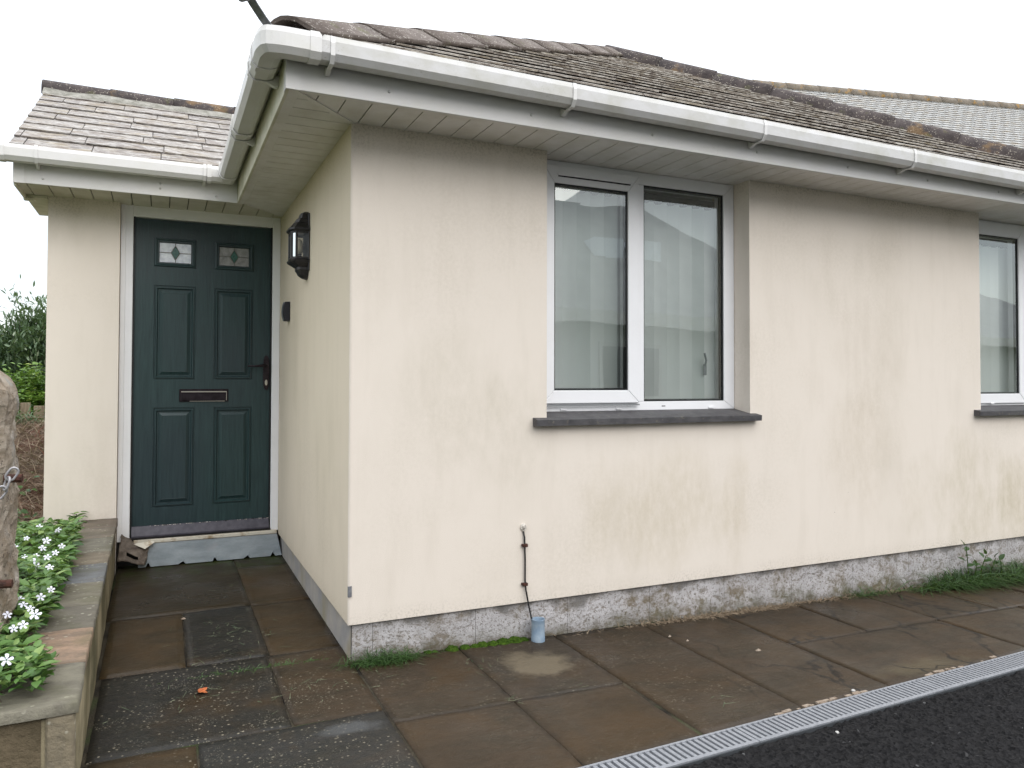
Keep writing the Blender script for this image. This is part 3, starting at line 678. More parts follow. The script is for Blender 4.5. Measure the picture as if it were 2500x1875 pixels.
# ------------------------------------------------------------------ main roof
E0 = Vector((-.37, -.36, 2.243)); APEX = Vector((2.6, 2.16, 3.69)); E1 = Vector((5.45, -.36, 2.243))
RB = Vector((2.6, 9, 3.69)); LBk = Vector((-.37, 9, 2.243)); RBk = Vector((5.45, 9, 2.243))
roof = mesh_obj('roof', [E0, E1, APEX, LBk, RB, RBk], [(0, 1, 2), (0, 2, 4, 3), (1, 5, 4, 2)], M['slate_main'], B)
def slate_field(parent, O, U, S, width, xs_lim, courses, exp, clips, mat, wmin, wmax, seed, lift=.013, length=.30, prefix='slate', cull=None):
    r_ = random.Random(seed); Nn = U.cross(S).normalized(); cnt = 0; rest = MB()
    for c_ in range(courses):
        s0 = c_*exp; x = xs_lim[0]-r_.random()*wmax*.9
        while x < xs_lim[1]:
            w = wmin+(wmax-wmin)*r_.random(); jag = (r_.random()-.5)*.008
            poly = rect(x+.0024, x+w-.0024, s0+jag, s0+length)
            # knocked-off corners
            if r_.random() < .5: k = .006+.012*r_.random(); poly = [(poly[0][0]+k, poly[0][1]), poly[1], poly[2], poly[3], (poly[0][0], poly[0][1]+k)]
            for cl_ in clips: poly = clip(poly, *cl_) if len(poly) > 2 else poly
            x += w
            if len(poly) < 3 or area(poly) < .0015: continue
            th = .006+.003*r_.random(); li = lift+.004*r_.random(); tw = (r_.random()-.5)*.006
            px, ps = x-w/2, s0+length/2
            org = O+U*px+S*ps
            def fn(a, b, k, th=th, li=li, tw=tw, px=px, ps=ps, s0=s0):
                z = (li+.004)*(1-(b-s0)/length)+.001+tw*(a-px)+(th if k else 0)
                return U*(a-px)+S*(b-ps)+Nn*z
            mb = MB().prism(poly, fn)
            if cull and cull(org): 
                rest.add([Vector(v)+org for v in mb.v], mb.f); continue
            o = mb.build(prefix, mat, parent, loc=org); cnt += 1
    if rest.v: rest.build(prefix+'s', mat, parent)['kind'] = 'stuff'
    return cnt
# front slope local axes
Ux = Vector((1, 0, 0)); dirS = Vector((0, APEX.y-E0.y, APEX.z-E0.z)); SL = dirS.length; dirS.normalize()
ax_, bx_ = APEX.x-E0.x, E1.x-E0.x
O_ = E0+Vector((0, -.022, -.013))
clipL = (-SL, ax_, .02*SL+.0)          # right of the left hip : x/ax >= s/SL
clipR = (SL, (bx_-ax_), bx_*SL)        # left of right hip
nA = slate_field(roof, O_, Ux, dirS, 0, (-.02, bx_), 18, .166, [clipL, clipR], M['slate_main'], .27, .36, 11, lift=.020, cull=lambda p: p.x > 4.9)
# side slopes of the hipped wing, unseen mostly
def tile_run(parent, name, P0, P1, prof, n_, mat, overlap=.06, lift=.02, upv=Vector((0, 0, 1)), shorten=0, smooth=True):
    D_ = (P1-P0); Lg = D_.length; d = D_.normalized(); side = d.cross(upv).normalized(); uu = side.cross(d).normalized(); step = Lg/n_
    k = len(prof)
    for i in range(n_):
        a = P0+d*(i*step-.0); b = P0+d*(min(Lg+.02, (i+1)*step+overlap))
        jl = lift+(rnd.random()-.5)*.003; off = side*(rnd.random()-.5)*.008; V = []
        for q, (pt, l_) in enumerate(((a, jl), (b, 0))):
            for (u, v) in prof: V.append(pt+side*u+uu*(v+l_)+off-a)
            for (u, v) in prof[::-1]:
                V.append(pt+side*u*.95+uu*(v+l_-.015)+off-a)
        n2 = 2*k; F = [(j, n2+j, n2+(j+1) % n2, (j+1) % n2) for j in range(n2)]
        F += [(j, j+1, n2-2-j, n2-1-j) for j in range(k-1)]+[(n2+j+1, n2+j, 2*n2-1-j, 2*n2-2-j) for j in range(k-1)]
        o = mesh_obj(name, V, F, mat, parent, False, a)
        o.data.polygons.foreach_set('use_smooth', [i_ < n2 for i_ in range(len(o.data.polygons))])
def arcprof(r_, h_, n_=10, spread=1.0): return [(-r_*math.cos(math.pi*i/n_)*spread, h_*math.sin(math.pi*i/n_)**.8-h_*.45) for i in range(n_+1)]
HIPP = [(-.165, -.042), (-.15, -.034), (-.11, -.004), (-.068, .026), (-.032, .040), (0, .045), (.032, .040), (.068, .026), (.11, -.004), (.15, -.034), (.165, -.042)]
tile_run(roof, 'hip_tile', E0+Vector((.050, .044, .052)), APEX+Vector((.0, 0, .034)), HIPP, 9, M['hip'], .04, .006)
tile_run(roof, 'hip_tile', E1+Vector((0, 0, .02)), APEX+Vector((0, 0, .02)), arcprof(.115, .125), 9, M['ridge'], .03, .012)
# mortar bedding under hips
for a, b, w in ((E0, APEX, .12), (E1, APEX, .09)):
    d = (b-a).normalized(); s_ = d.cross(Vector((0, 0, 1))).normalized(); V = []; F = []; n_ = 60
    for i in range(n_+1):
        p_ = a+(b-a)*(.07+.93*i/n_)+Vector((0, 0, .0))
        for q in (-1, 0, 1):
            ww = w*(1+.18*noise.noise((i*.6, q, 0))) ; V.append(p_+s_*ww*q+Vector((0, 0, (.012 if q else .05)+.012*noise.noise((i*.9, q, 2))-abs(q)*w*.36)))
    for i in range(n_): F += [(3*i, 3*i+3, 3*i+4, 3*i+1), (3*i+1, 3*i+4, 3*i+5, 3*i+2)]
    mesh_obj('mortar_bed', V, F, M['mortar'], roof, True)
# hip iron
hi = MB(); du = Vector((-.76, -.65, 0)).normalized(); sd_ = Vector((.65, -.76, 0)).normalized()
path = [(.10, 2.272), (-.02, 2.272), (.03, 2.285), (.075, 2.33), (.098, 2.375), (.105, 2.40)]
path = [(-.10, 2.262), (.0, 2.268), (.045, 2.292), (.090, 2.322), (.115, 2.342), (.132, 2.350), (.146, 2.343), (.150, 2.326), (.140, 2.314), (.127, 2.317), (.124, 2.328)]
V = []
for i, (d, z) in enumerate(path):
    p_ = Vector((-.37, -.36, z))+du*d
    a = path[max(0, i-1)]; b = path[min(len(path)-1, i+1)]; tx = Vector((b[0]-a[0], b[1]-a[1])).normalized(); nrm = du*(-tx.y)+Vector((0, 0, tx.x))
    for s_, n_ in ((-.017, -.002), (.017, -.002), (.017, .002), (-.017, .002)): V.append(p_+sd_*s_+nrm*n_)
F = [(4*i+j, 4*i+(j+1) % 4, 4*i+4+(j+1) % 4, 4*i+4+j) for i in range(len(path)-1) for j in range(4)]+[(0, 3, 2, 1), tuple(4*len(path)-4+j for j in range(4))]
mesh_obj('hip_iron', V, F, M['iron'], roof)

# porch roof
PE = Vector((-1.47, 1.635, 2.262)); PR = Vector((-1.47, 3.0, 3.035)); PX = .6
proof = mesh_obj('porch_roof', [(-1.45, 1.66, 2.255), (PX, 1.66, 2.255), (PX, 3.0, 3.02), (-1.45, 3.0, 3.02), (PX, 4.4, 2.25), (-1.45, 4.4, 2.25)], [(0, 1, 2, 3), (3, 2, 4, 5)], M['slate'], B)
pS = (PR-PE); pl_ = pS.length; pS.normalize()
slate_field(proof, PE, Vector((1, 0, 0)), pS, 0, (0, 1.9), 9, .170, [(-1, 0, -.0), (0, 1, pl_-.03)], M['slate'], .30, .42, 23, lift=.010, cull=lambda p: p.x > .35)
V = []; F = []; n_ = 40
for i in range(n_+1):
    x = -1.475+(PX+1.47)*i/n_
    for dy, dz in ((-.175, -.073), (-.16, -.060), (-.10, -.01), (0, .04)): V.append((x, 3.0+dy+.010*noise.noise((x*7, dy*9, 0)), 3.035+dz+.010*noise.noise((x*9, dy*5, 3))))
for i in range(n_):
    for j in range(3): a = 4*i+j; F.append((a, a+4, a+5, a+1))
mesh_obj('mortar_bed', V, F, M['mortar'], proof, True)
tile_run(proof, 'ridge_tile', Vector((-1.49, 3.0, 3.045)), Vector((PX, 3.0, 3.045)), arcprof(.10, .11), 5, M['ridge'], .02, .006)
MB().box(-1.462, -1.446, 1.66, 3.0, 0, .01).build('verge_strip', M['mortar'], proof).matrix_local = Matrix.Translation((0, 0, 0)) @ Matrix.Identity(4)
bpy.data.objects['verge_strip'].matrix_local = Matrix.Translation((0, 1.66, 2.262)) @ Matrix.Rotation(math.atan2(.77, 1.34), 4, 'X') @ Matrix.Translation((0, -1.66, -.006))

# ------------------------------------------------------------------ windows
def mitred(mb, u0, u1, z0, z1, wl, wr, wb, wt, P, g=.0006, cham=.004):
    """four mitred frame pieces; P(u,z,k): k=0 back, 1 front"""
    I = (u0+wl, u1-wr, z0+wb, z1-wt)
    for q in ([(u0, z0+g), (I[0]-0, I[2]+g), (I[0], I[3]-g), (u0, z1-g)], [(u0+g, z1), (I[0]+g, I[3]), (I[1]-g, I[3]), (u1-g, z1)],
              [(u1, z1-g), (I[1], I[3]-g), (I[1], I[2]+g), (u1, z0+g)], [(u1-g, z0), (I[1]-g, I[2]), (I[0]+g, I[2]), (u0+g, z0)]):
        if area(q) < 0: q = q[::-1]
        mb.prism(q, P)
def window(x0, x1, z0, z1, xm, sash, parent=B, label=None):
    yf = .12
    PP = lambda yfr, th: (lambda u, z, k: (u, yfr if k else yfr+th, z))
    mb = MB()
    mitred(mb, x0, x1, z0, z1, .055, .07, .045, .062, PP(yf, .06))
    mb.box(xm-.026, xm+.026, yf+.0012, yf+.058, z0+.046, z1-.063)
    fr = mb.build('window', M['frame'], parent, bevel=.0022)
    # sash (opening casement) on the left
    sx0, sx1, sz0, sz1 = sash
    mb = MB(); mitred(mb, sx0, sx1, sz0, sz1, .062, .066, .064, .085, PP(yf-.016, .05)); sa = mb.build('sash', M['frame'], fr, bevel=.0028)
    glz = [(sx0+.062, sx1-.066, sz0+.064, sz1-.085, yf-.016), (xm+.026, x1-.07, z0+.046, z1-.062, yf)]
    for gi, (a, b, c, d, yy) in enumerate(glz):
        gm = MB(); w = .0065
        for q in (rect(a, b, c, c+w), rect(a, b, d-w, d), rect(a, a+w, c+w, d-w), rect(b-w, b, c+w, d-w)): gm.box(q[0][0], q[1][0], yy+.008, yy+.016, q[0][1], q[2][1])
        gm.build('gasket', M['gasket'], fr)
        gs = MB(); w = .011
        for q in (rect(a, b, c, c+w), rect(a, b, d-w, d), rect(a, a+w, c+w, d-w), rect(b-w, b, c+w, d-w)): gs.box(q[0][0], q[1][0], yy+.021, yy+.034, q[0][1], q[2][1])
        gs.build('spacer_bar', M['gasket'], fr)
        gw = MB(); w = .05
        for q in (rect(a-.03, b+.03, c-.03, c+.004), rect(a-.03, b+.03, d-.004, d+.03), rect(a-.03, a+.002, c, d), rect(b-.002, b+.03, c, d)): gw.box(q[0][0], q[1][0], yy+.040, yy+.075, q[0][1], q[2][1])
        gw.build('inner_frame', M['frame'], fr)
        MB().add([(a, yy+.013, c), (b, yy+.013, c), (b, yy+.013, d), (a, yy+.013, d)], [(0, 1, 2, 3)]).build('pane', M['glass'], fr)
    return fr
w1 = window(.926, 2.1455, .866, 2.099, 1.527, (.958, 1.512, .906, 2.072))
MB().box(1.035, 1.462, .0945, .104, 2.024, 2.038).build('trickle_vent', M['frame'], w1, bevel=.002)
MB().box(1.04, 1.457, .1, .1045, 2.018, 2.0235).build('vent_slot', M['bronze'], w1)
MB().box(.96, 1.51, .098, .106, .893, .9).build('drip_rail', M['spacer'], w1)
for x in (1.06, 1.38, 1.965): MB().box(x, x+.035, .114, .12, .872, .882).build('drain_cap', M['frame'], w1, bevel=.001)
MB().box(1.662, 1.684, .1185, .1215, .885, .889).build('drain_slot', M['gasket'], w1)
mb = MB(); mb.box(1.985, 2.0, .175, .185, 1.05, 1.11); mb.tube([(1.992, .178, 1.10), (1.985, .16, 1.13), (1.972, .158, 1.17)], .006, 6); mb.build('window_handle', M['iron'], w1)
w2 = window(4.045, 5.198, .858, 2.099, 4.70, (4.075, 4.68, .874, 2.085))
MB().box(4.3, 4.335, .1, .106, .87, .88).build('drain_cap', M['frame'], w2, bevel=.001)
def sill(x0, x1, z):
    n_ = int((x1-x0)/.03); V = []
    for i in range(n_+1):
        x = x0+(x1-x0)*i/n_; j = .0025*noise.noise((x*14, 0, z)); k = .002*noise.noise((x*18, 5, z))
        V += [(x, -.043+j, z-.030), (x, -.045+j, z-.002), (x, -.041+j, z+k), (x, .13, z+.030), (x, .13, z-.030)]
    F = [(5*i+j, 5*i+5+j, 5*i+5+(j+1) % 5, 5*i+(j+1) % 5) for i in range(n_) for j in range(5)]+[(4, 3, 2, 1, 0), tuple(5*n_+j for j in range(5))]
    return mesh_obj('window_sill', V, F, M['sill'], B)
sill(.852, 2.188, .838); sill(3.975, 5.27, .832)
# rooms behind the windows
mb = MB()
for (a, b) in ((.75, 2.4), (3.9, 5.4)):
    y0, y1, z0, z1 = .31, 2.0, .2, 2.35
    v = [(a, y0, z0), (b, y0, z0), (b, y1, z0), (a, y1, z0), (a, y0, z1), (b, y0, z1), (b, y1, z1), (a, y1, z1)]
    mb.add(v, [(0, 1, 2, 3), (7, 6, 5, 4), (1, 5, 6, 2), (2, 6, 7, 3), (3, 7, 4, 0)])
mb.build('room_lining', M['room'], B)
def blind(x0, x1, n_, z0, z1, ang, lab, missing=(), y=.215, wl=.094):
    t_ = empty('vertical_blind', ((x0+x1)/2, y, z0), lab, 'blind', 'vertical blinds behind the bungalow windows')
    tl = Vector(t_.location)
    mb = MB().box(x0-.02, x1+.02, y-.022, y+.022, z1+.012, z1+.040); [mb.box(x0+(x1-x0)*(i+.5)/n_-.012, x0+(x1-x0)*(i+.5)/n_+.012, y-.02, y+.02, z1-.004, z1+.014) for i in range(n_)]
    h_ = MB(); h_.v = [tuple(Vector(v)-tl) for v in mb.v]; h_.f = mb.f; h_.build('headrail', M['chdark'], t_)
    me0 = None
    for i in range(n_):
        x = x0+(x1-x0)*(i+.5)/n_
        if me0 is None:
            V = []; 
            for k in range(7):
                u = -wl/2+wl*k/6; V += [(u, .0045*math.cos(u/wl*math.pi), z0-tl.z), (u, .0045*math.cos(u/wl*math.pi), z1-tl.z)]
            o = mesh_obj('blind_slat', V, [(2*k, 2*k+2, 2*k+3, 2*k+1) for k in range(6)], M['blind'], t_, True); me0 = o.data
        else: o = bpy.data.objects.new('blind_slat', me0); COL.objects.link(o); o.parent = t_
        o.location = (x-tl.x, 0, 0); o.rotation_euler = (0, 0, ang+(rnd.random()-.5)*.05)
blind(.95, 1.515, 7, .925, 1.985, R(-28), 'closed pale vertical blind behind the left pane of the near window')
blind(1.50, 2.165, 8, .915, 1.975, R(-28), 'closed pale vertical blind behind the right pane of the near window')
blind(4.1, 4.75, 7, .93, 1.955, R(-8), 'pale vertical blind with dark gaps in the window at the right edge', wl=.080)

blind(4.72, 5.16, 5, .93, 1.955, R(-8), 'pale vertical blind in the right hand light of the far window, beyond the picture edge', wl=.094)
# ------------------------------------------------------------------ front door
FY, LY = 2.095, 2.125
def framepiece(q): 
    return q
mb = MB(); mb.box(-.953, -.884, FY, FY+.07, .02, 2.105); mb.box(-.050, -.0008, FY, FY+.07, .02, 2.105); mb.box(-.8838, -.0502, FY+.0006, FY+.069, 2.034, 2.105)
mb.box(-.953, -.925, FY-.008, FY-.0004, .02, 2.105)
dfr = mb.build('door_frame', M['frame'], B, bevel=.0025)
MB().box(-.8838, -.8745, FY+.012, LY+.03, .035, 2.034).box(-.0595, -.0502, FY+.012, LY+.03, .035, 2.034).build('door_seal', M['gasket'], dfr)
# leaf with recessed panels: build front surface as cells with panel holes, then stepped mouldings
panels = [(-.763, -.521, 1.019, 1.615), (-.408, -.170, 1.019, 1.612), (-.760, -.521, .214, .84), (-.405, -.172, .214, .84)]
gl_ = [(-.765, -.521, 1.735, 1.917), (-.410, -.168, 1.737, 1.915)]
holes = panels+gl_
us = sorted({-.874, -.060}|{h[0] for h in holes}|{h[1] for h in holes}); zs = sorted({.10, 2.031}|{h[2] for h in holes}|{h[3] for h in holes})
mb = MB()
for a, b in zip(us, us[1:]):
    for c, d in zip(zs, zs[1:]):
        if any(h[0] <= a+1e-6 and b <= h[1]+1e-6 and h[2] <= c+1e-6 and d <= h[3]+1e-6 for h in holes): continue
        mb.add([(a, LY, c), (b, LY, c), (b, LY, d), (a, LY, d)], [(0, 1, 2, 3)])
mb.box(-.874, -.060, LY+.02, LY+.045, .05, 2.031)
door = mb.build('front_door', M['door'], B); door['label'] = 'dark green six panel wood grain front door'
def rings(name, h, steps, mat, parent, fill=True):
    """steps: (inset, y offset)"""
    V = []; F = []
    for ins, dy in steps:
        a, b, c, d = h[0]+ins, h[1]-ins, h[2]+ins, h[3]-ins; V += [(a, LY+dy, c), (b, LY+dy, c), (b, LY+dy, d), (a, LY+dy, d)]
    for i in range(len(steps)-1):
        for j in range(4): F.append((4*i+j, 4*i+(j+1) % 4, 4*i+4+(j+1) % 4, 4*i+4+j))
    if fill: k = 4*(len(steps)-1); F.append((k, k+1, k+2, k+3))
    return mesh_obj(name, V, F, mat, parent)
for h in panels: rings('door_panel', h, [(0, 0), (.002, .006), (.008, .006), (.011, -.004), (.017, -.004), (.023, .009), (.030, .009), (.050, -.001), (.052, -.0005)], M['door'], door)
for gi, h in enumerate(gl_):
    bead = rings('glazing_bead', h, [(0, .0), (.003, -.010), (.012, -.012), (.018, -.006), (.024, -.006), (.030, .012)], M['door'], door, False)
    a, b, c, d = h[0]+.030, h[1]-.030, h[2]+.030, h[3]-.030
    pn = MB().add([(a, LY+.011, c), (b, LY+.011, c), (b, LY+.011, d), (a, LY+.011, d)], [(0, 1, 2, 3)]).build('door_pane', M['frost'] if gi == 0 else M['frost2'], door)
    pn['label'] = 'leaded pane painted bright as if lit, with green diamond' if gi == 0 else 'dull grey leaded pane with green diamond'
    cx_, cz_ = (a+b)/2, (c+d)/2; w, hh = .026, .045
    MB().add([(cx_-w, LY+.0095, cz_), (cx_, LY+.0095, cz_-hh), (cx_+w, LY+.0095, cz_), (cx_, LY+.0095, cz_+hh)], [(0, 1, 2, 3)]).build('stained_diamond', M['greenglass'], door)
    lm = MB(); r_ = .0021
    D4 = [(cx_-w, cz_), (cx_, cz_-hh), (cx_+w, cz_), (cx_, cz_+hh)]
    for i in range(4): p_, q_ = D4[i], D4[(i+1) % 4]; lm.tube([(p_[0], LY+.008, p_[1]), (q_[0], LY+.008, q_[1])], r_, 6)
    for p_, q_ in (((a, cz_), D4[0]), ((b, cz_), D4[2]), ((cx_, c), D4[1]), ((cx_, d), D4[3])): lm.tube([(p_[0], LY+.008, p_[1]), (q_[0], LY+.008, q_[1])], r_, 6)
    lm.build('leading', M['lead'], door)
# letterbox, handle
lb = MB(); lb.box(-.612, -.318, LY-.007, LY-.0005, .876, .958); lb.build('letter_plate', M['bronze'], door, bevel=.003)
MB().box(-.592, -.338, LY-.014, LY-.0075, .884, .930).build('letter_flap', M['bronze'], door, bevel=.004)
MB().box(-.600, -.330, LY-.0088, LY-.0074, .9375, .944).box(-.331, -.328, LY-.0088, LY-.0074, .885, .944).box(-.55, -.34, LY-.0088, LY-.0074, .8785, .8815).build('plate_rim', M['nickel'], door)
hp = []
for i in range(24):
    a = 2*math.pi*i/24; hp.append((-.082+.020*math.copysign(abs(math.cos(a))**.7, math.cos(a)), 1.065+.115*math.copysign(abs(math.sin(a))**.6, math.sin(a))))
MB().prism(hp, lambda a, b, k: (a, LY-.0005-.008*k, b)).build('handle_plate', M['bronze'], door, bevel=.0015)
MB().tube([(-.082, LY-.006, 1.115), (-.082, LY-.045, 1.115), (-.100, LY-.055, 1.113), (-.150, LY-.056, 1.108), (-.205, LY-.052, 1.108)], [.011, .010, .010, .008, .006], 10).build('lever', M['bronze'], door, True)
kp = [(-.082+.009*math.cos(2*math.pi*i/14), 1.000+.020*math.sin(2*math.pi*i/14)) for i in range(14)]
MB().prism(kp, lambda a, b, k: (a, LY-.0086-.003*k, b)).build('keyhole', M['nickel'], door, bevel=.001)
wb = MB().prism([(LY, .105), (LY-.012, .104), (LY-.040, .050), (LY-.040, .040), (LY, .040)], lambda a, b, k: (-.874 if k else -.060, a, b)).build('weather_bar', M['wbar'], door, bevel=.001)
V = []
mb = MB()
for i in range(60):
    x = -.86+.79*rnd.random()
    if noise.noise((x*9, 4, 0)) > -.1: mb.box(x, x+.004+.014*rnd.random(), LY-.0138, LY-.0125, .1025, .1052)
mb.build('paint_chips', M['filler'], door)
MB().box(-.884, -.0505, 2.075, 2.17, .030, .039).box(-.95, -.001, 2.10, 2.19, -.15, .0295).build('threshold', M['cable'], dfr)
MB().box(-.775, -.012, 2.068, 2.0745, .006, .024).box(-.86, -.012, 2.0755, 2.09, .0, .0285).build('threshold_strip', M['cream'], dfr, bevel=.0012)

# step apron (blue grey sheet)
ap = MB(); n_ = 60; V = []
not_ = [-.775, -.585, -.395, -.205, -.045]
for i in range(n_+1):
    u = i/n_
    for j in range(5):
        v = j/4; x = (-.832+.842*u)*(1-v)+(-.822+.811*u)*v
        z = -.122+.124*v; y = 1.984+.088*v
        if j == 0:
            for q in not_:
                if abs(x-q) < .013: z += .026*(1-abs(x-q)/.013); y += .014*(1-abs(x-q)/.013)
        V.append((x, y, z))
F = [(5*i+j, 5*i+5+j, 5*i+6+j, 5*i+j+1) for i in range(n_) for j in range(4)]
o = mesh_obj('door_apron', V, F, M['apron'], None, False)
md = o.modifiers.new('thick', 'SOLIDIFY'); md.thickness = .004; md.offset = -1
tag(o, 'blue grey sheet leaning under the green front door, its lower edge nicked with small notches', 'door apron')
# crumpled torn felt at its left end
V = []; F = []; nu, nv = 14, 10
for j in range(nv+1):
    for i in range(nu+1):
        u, v = i/nu, j/nv; fold = math.sin(u*5.2+v*2)*.016
        x = -.945+.155*u+.02*v; z = -.070+.135*(v)*(1-.45*u)+fold*.6-.02*u; y = 1.965+.10*v-.03*math.sin(u*math.pi)*(1-v)+.012*noise.noise((u*4, v*4, 3))+fold*.7
        V.append((x+.008*noise.noise((u*5, v*6, 8)), y, z+.012*noise.noise((u*5, v*5, 1))))
F = [(j*(nu+1)+i, j*(nu+1)+i+1, (j+1)*(nu+1)+i+1, (j+1)*(nu+1)+i) for j in range(nv) for i in range(nu) if not (j in (2, 3) and 4 <= i <= 9)]
o = mesh_obj('torn_felt', V, F, M['rag'], None, True); md = o.modifiers.new('thick', 'SOLIDIFY'); md.thickness = .004
tag(o, 'crumpled torn brown felt scrap at the left foot of the door frame', 'felt scrap')
mb = MB().add([(-.86, 2.045, .012), (-.76, 2.06, .022), (-.74, 2.058, .012), (-.795, 2.0, -.015), (-.83, 2.02, .0), (-.80, 2.045, .004)], [(0, 4, 3, 2, 1), (3, 4, 5), (2, 3, 5)])
mb.build('torn_end', M['cream'], o)

# ------------------------------------------------------------------ wall lantern and bell box
lan = empty('wall_lantern', (0, 1.06, 1.56), 'black half lantern with clear panes on the side wall near the door', 'wall lamp')
LX, LYY, LZ = 0, 1.06, 1.56
def lp(d, y, z): return (-d, y-LYY, z-LZ)
def ring(d, w, z, dn=.72): # half hex outline at height z: wall, near, front near, front far, wall far
    return [(0, 1.06-w/2, z), (d*dn*.0, 1.06-w/2, z), (d, 1.06-w*.34, z), (d, 1.06+w*.34, z), (0, 1.06+w/2, z)]
def loft(name, levels, mat, bevel=0):
    V = []; F = []
    for d, w, z in levels:
        for q in [(0, 1.06-w/2), (d*.78, 1.06-w*.46), (d, 1.06-w*.28), (d, 1.06+w*.28), (d*.78, 1.06+w*.46), (0, 1.06+w/2)]: V.append(lp(q[0], q[1], z))
    n_ = 6
    for i in range(len(levels)-1):
        for j in range(n_): F.append((n_*i+j, n_*i+(j+1) % n_, n_*i+n_+(j+1) % n_, n_*i+n_+j))
    F += [tuple(range(n_-1, -1, -1)), tuple(n_*(len(levels)-1)+j for j in range(n_))]
    return mesh_obj(name, V, F, mat, lan)
loft('lantern_roof', [(.094, .175, 1.815), (.104, .19, 1.822), (.104, .19, 1.832), (.096, .176, 1.838), (.078, .15, 1.862), (.070, .138, 1.866), (.062, .13, 1.885), (.047, .105, 1.893), (.040, .095, 1.918), (.022, .06, 1.93), (.006, .03, 1.932)], M['black'])
loft('lantern_base', [(.094, .165, 1.668), (.102, .182, 1.660), (.098, .175, 1.650), (.070, .14, 1.632), (.060, .12, 1.626), (.060, .12, 1.612), (.052, .105, 1.600), (.046, .09, 1.585), (.026, .06, 1.570), (.008, .03, 1.564)][::-1], M['black'])
mb = MB(); dy0, dy1 = 1.06-.078, 1.06+.078
for (d, y) in ((.004, 1.06-.078), (.068, 1.06-.072), (.088, 1.06-.045), (.088, 1.06+.045), (.068, 1.06+.072), (.004, 1.06+.078)):
    mb.tube([lp(d, y, 1.665), lp(d, y, 1.82)], .0065, 6)
for z in (1.672, 1.812):
    pts = [lp(.004, 1.06-.078, z), lp(.068, 1.06-.072, z), lp(.088, 1.06-.045, z), lp(.088, 1.06+.045, z), lp(.068, 1.06+.072, z), lp(.004, 1.06+.078, z)]
    mb.tube(pts, .007, 6)
mb.build('lantern_frame', M['black'], lan)
mb = MB(); pp = [(.004, 1.06-.078), (.068, 1.06-.072), (.088, 1.06-.045), (.088, 1.06+.045), (.068, 1.06+.072), (.004, 1.06+.078)]
for i in range(5): mb.add([lp(*pp[i], 1.672), lp(*pp[i+1], 1.672), lp(*pp[i+1], 1.812), lp(*pp[i], 1.812)], [(0, 1, 2, 3)])
mb.build('lantern_glass', M['lampglass'], lan)
MB().box(-.0085, -.0012, -.088, .088, .045, .355).build('backplate', M['black'], lan, bevel=.003)
mb = MB(); mb.tube([lp(.045, 1.06, 1.68), lp(.045, 1.06, 1.70)], .016, 12); mb.build('lamp_holder', M['black'], lan)
mb = MB(); mb.tube([lp(.045, 1.06, 1.70), lp(.045, 1.06, 1.715), lp(.045, 1.06, 1.75), lp(.045, 1.06, 1.775), lp(.045, 1.06, 1.785)], [.012, .022, .024, .016, .004], 14); mb.build('bulb', M['bulb'], lan, True)
bell = empty('bell_box', (0, 1.68, 1.38), 'small black curved box on the side wall between lantern and door frame', 'bell box')
V = []; prof = [(0, 0), (.030, .002), (.038, .030), (.041, .06), (.038, .09), (.030, .118), (0, .12)]
MB().prism([(a, b) for a, b in prof], lambda a, b, k: (-a-.0012, -.035 if k else .035, b)).build('box_body', M['blackplastic'], bell, bevel=.002)
V = [(-a-.0045, s, b) for a, b in prof[1:-1] for s in (-.026, .026)]
mesh_obj('box_rim', V, [(2*i, 2*i+1, 2*i+3, 2*i+2) for i in range(4)], M['iron'], bell)

# ------------------------------------------------------------------ earth cable and pipe stub
ec = empty('earth_cable', (.809, 0, -.10), 'black cable clipped to the render, running down into the blue grey pipe stub', 'cable')
def rel(pts, o_): return [tuple(Vector(p)-Vector(o_)) for p in pts]
o_ = (.809, 0, -.10)
MB().tube(rel([(.803, -.004, .325), (.806, -.009, .30), (.809, -.010, .20), (.809, -.010, .10), (.812, -.012, .06), (.822, -.022, -.01), (.834, -.036, -.085), (.842, -.046, -.14)], o_), .0042, 8).build('cable', M['cable'], ec, True)
for z in (.262, .085): MB().box(-.012, .012, -.018, -.002, z+.1-.007, z+.1+.007).box(-.017, -.010, -.014, -.002, z+.1-.004, z+.1+.008).build('clip', M['rust'], ec, bevel=.002)
pts = [(.803+.012*math.cos(a*6.283/14)-.809, -.004, .345+.014*math.sin(a*6.283/14)+.1) for a in range(14)]
MB().tube(pts, .0045, 6, closed=True).build('eyelet', M['filler'], ec, True)
MB().tube(rel([(.803, -.003, .337), (.801, -.004, .36)], o_), .009, 8).build('filler_dab', M['filler'], ec, True)
pz = gz(.856, -.05)
pc = empty('pipe_stub', (.857, -.048, pz), 'short open blue grey plastic pipe standing on the paving against the plinth', 'pipe')
def lathe(prof, n_=24, name='pipe', mat=None, parent=None):
    V = []; k = len(prof)
    for i in range(n_):
        a = 2*math.pi*i/n_
        for r_, z in prof: V.append((r_*math.cos(a), r_*math.sin(a), z))
    F = [(i*k+j, ((i+1) % n_)*k+j, ((i+1) % n_)*k+j+1, i*k+j+1) for i in range(n_) for j in range(k-1)]
    return mesh_obj(name, V, F, mat, parent, True)
lathe([(.031, 0), (.032, .018), (.0305, .024), (.0305, .098), (.0315, .100), (.0285, .100), (.0275, .098), (.0275, .03)], 28, 'pipe_wall', M['pipe'], pc)
lathe([(.0276, .032), (.001, .032)], 16, 'pipe_bottom', M['cable'], pc)

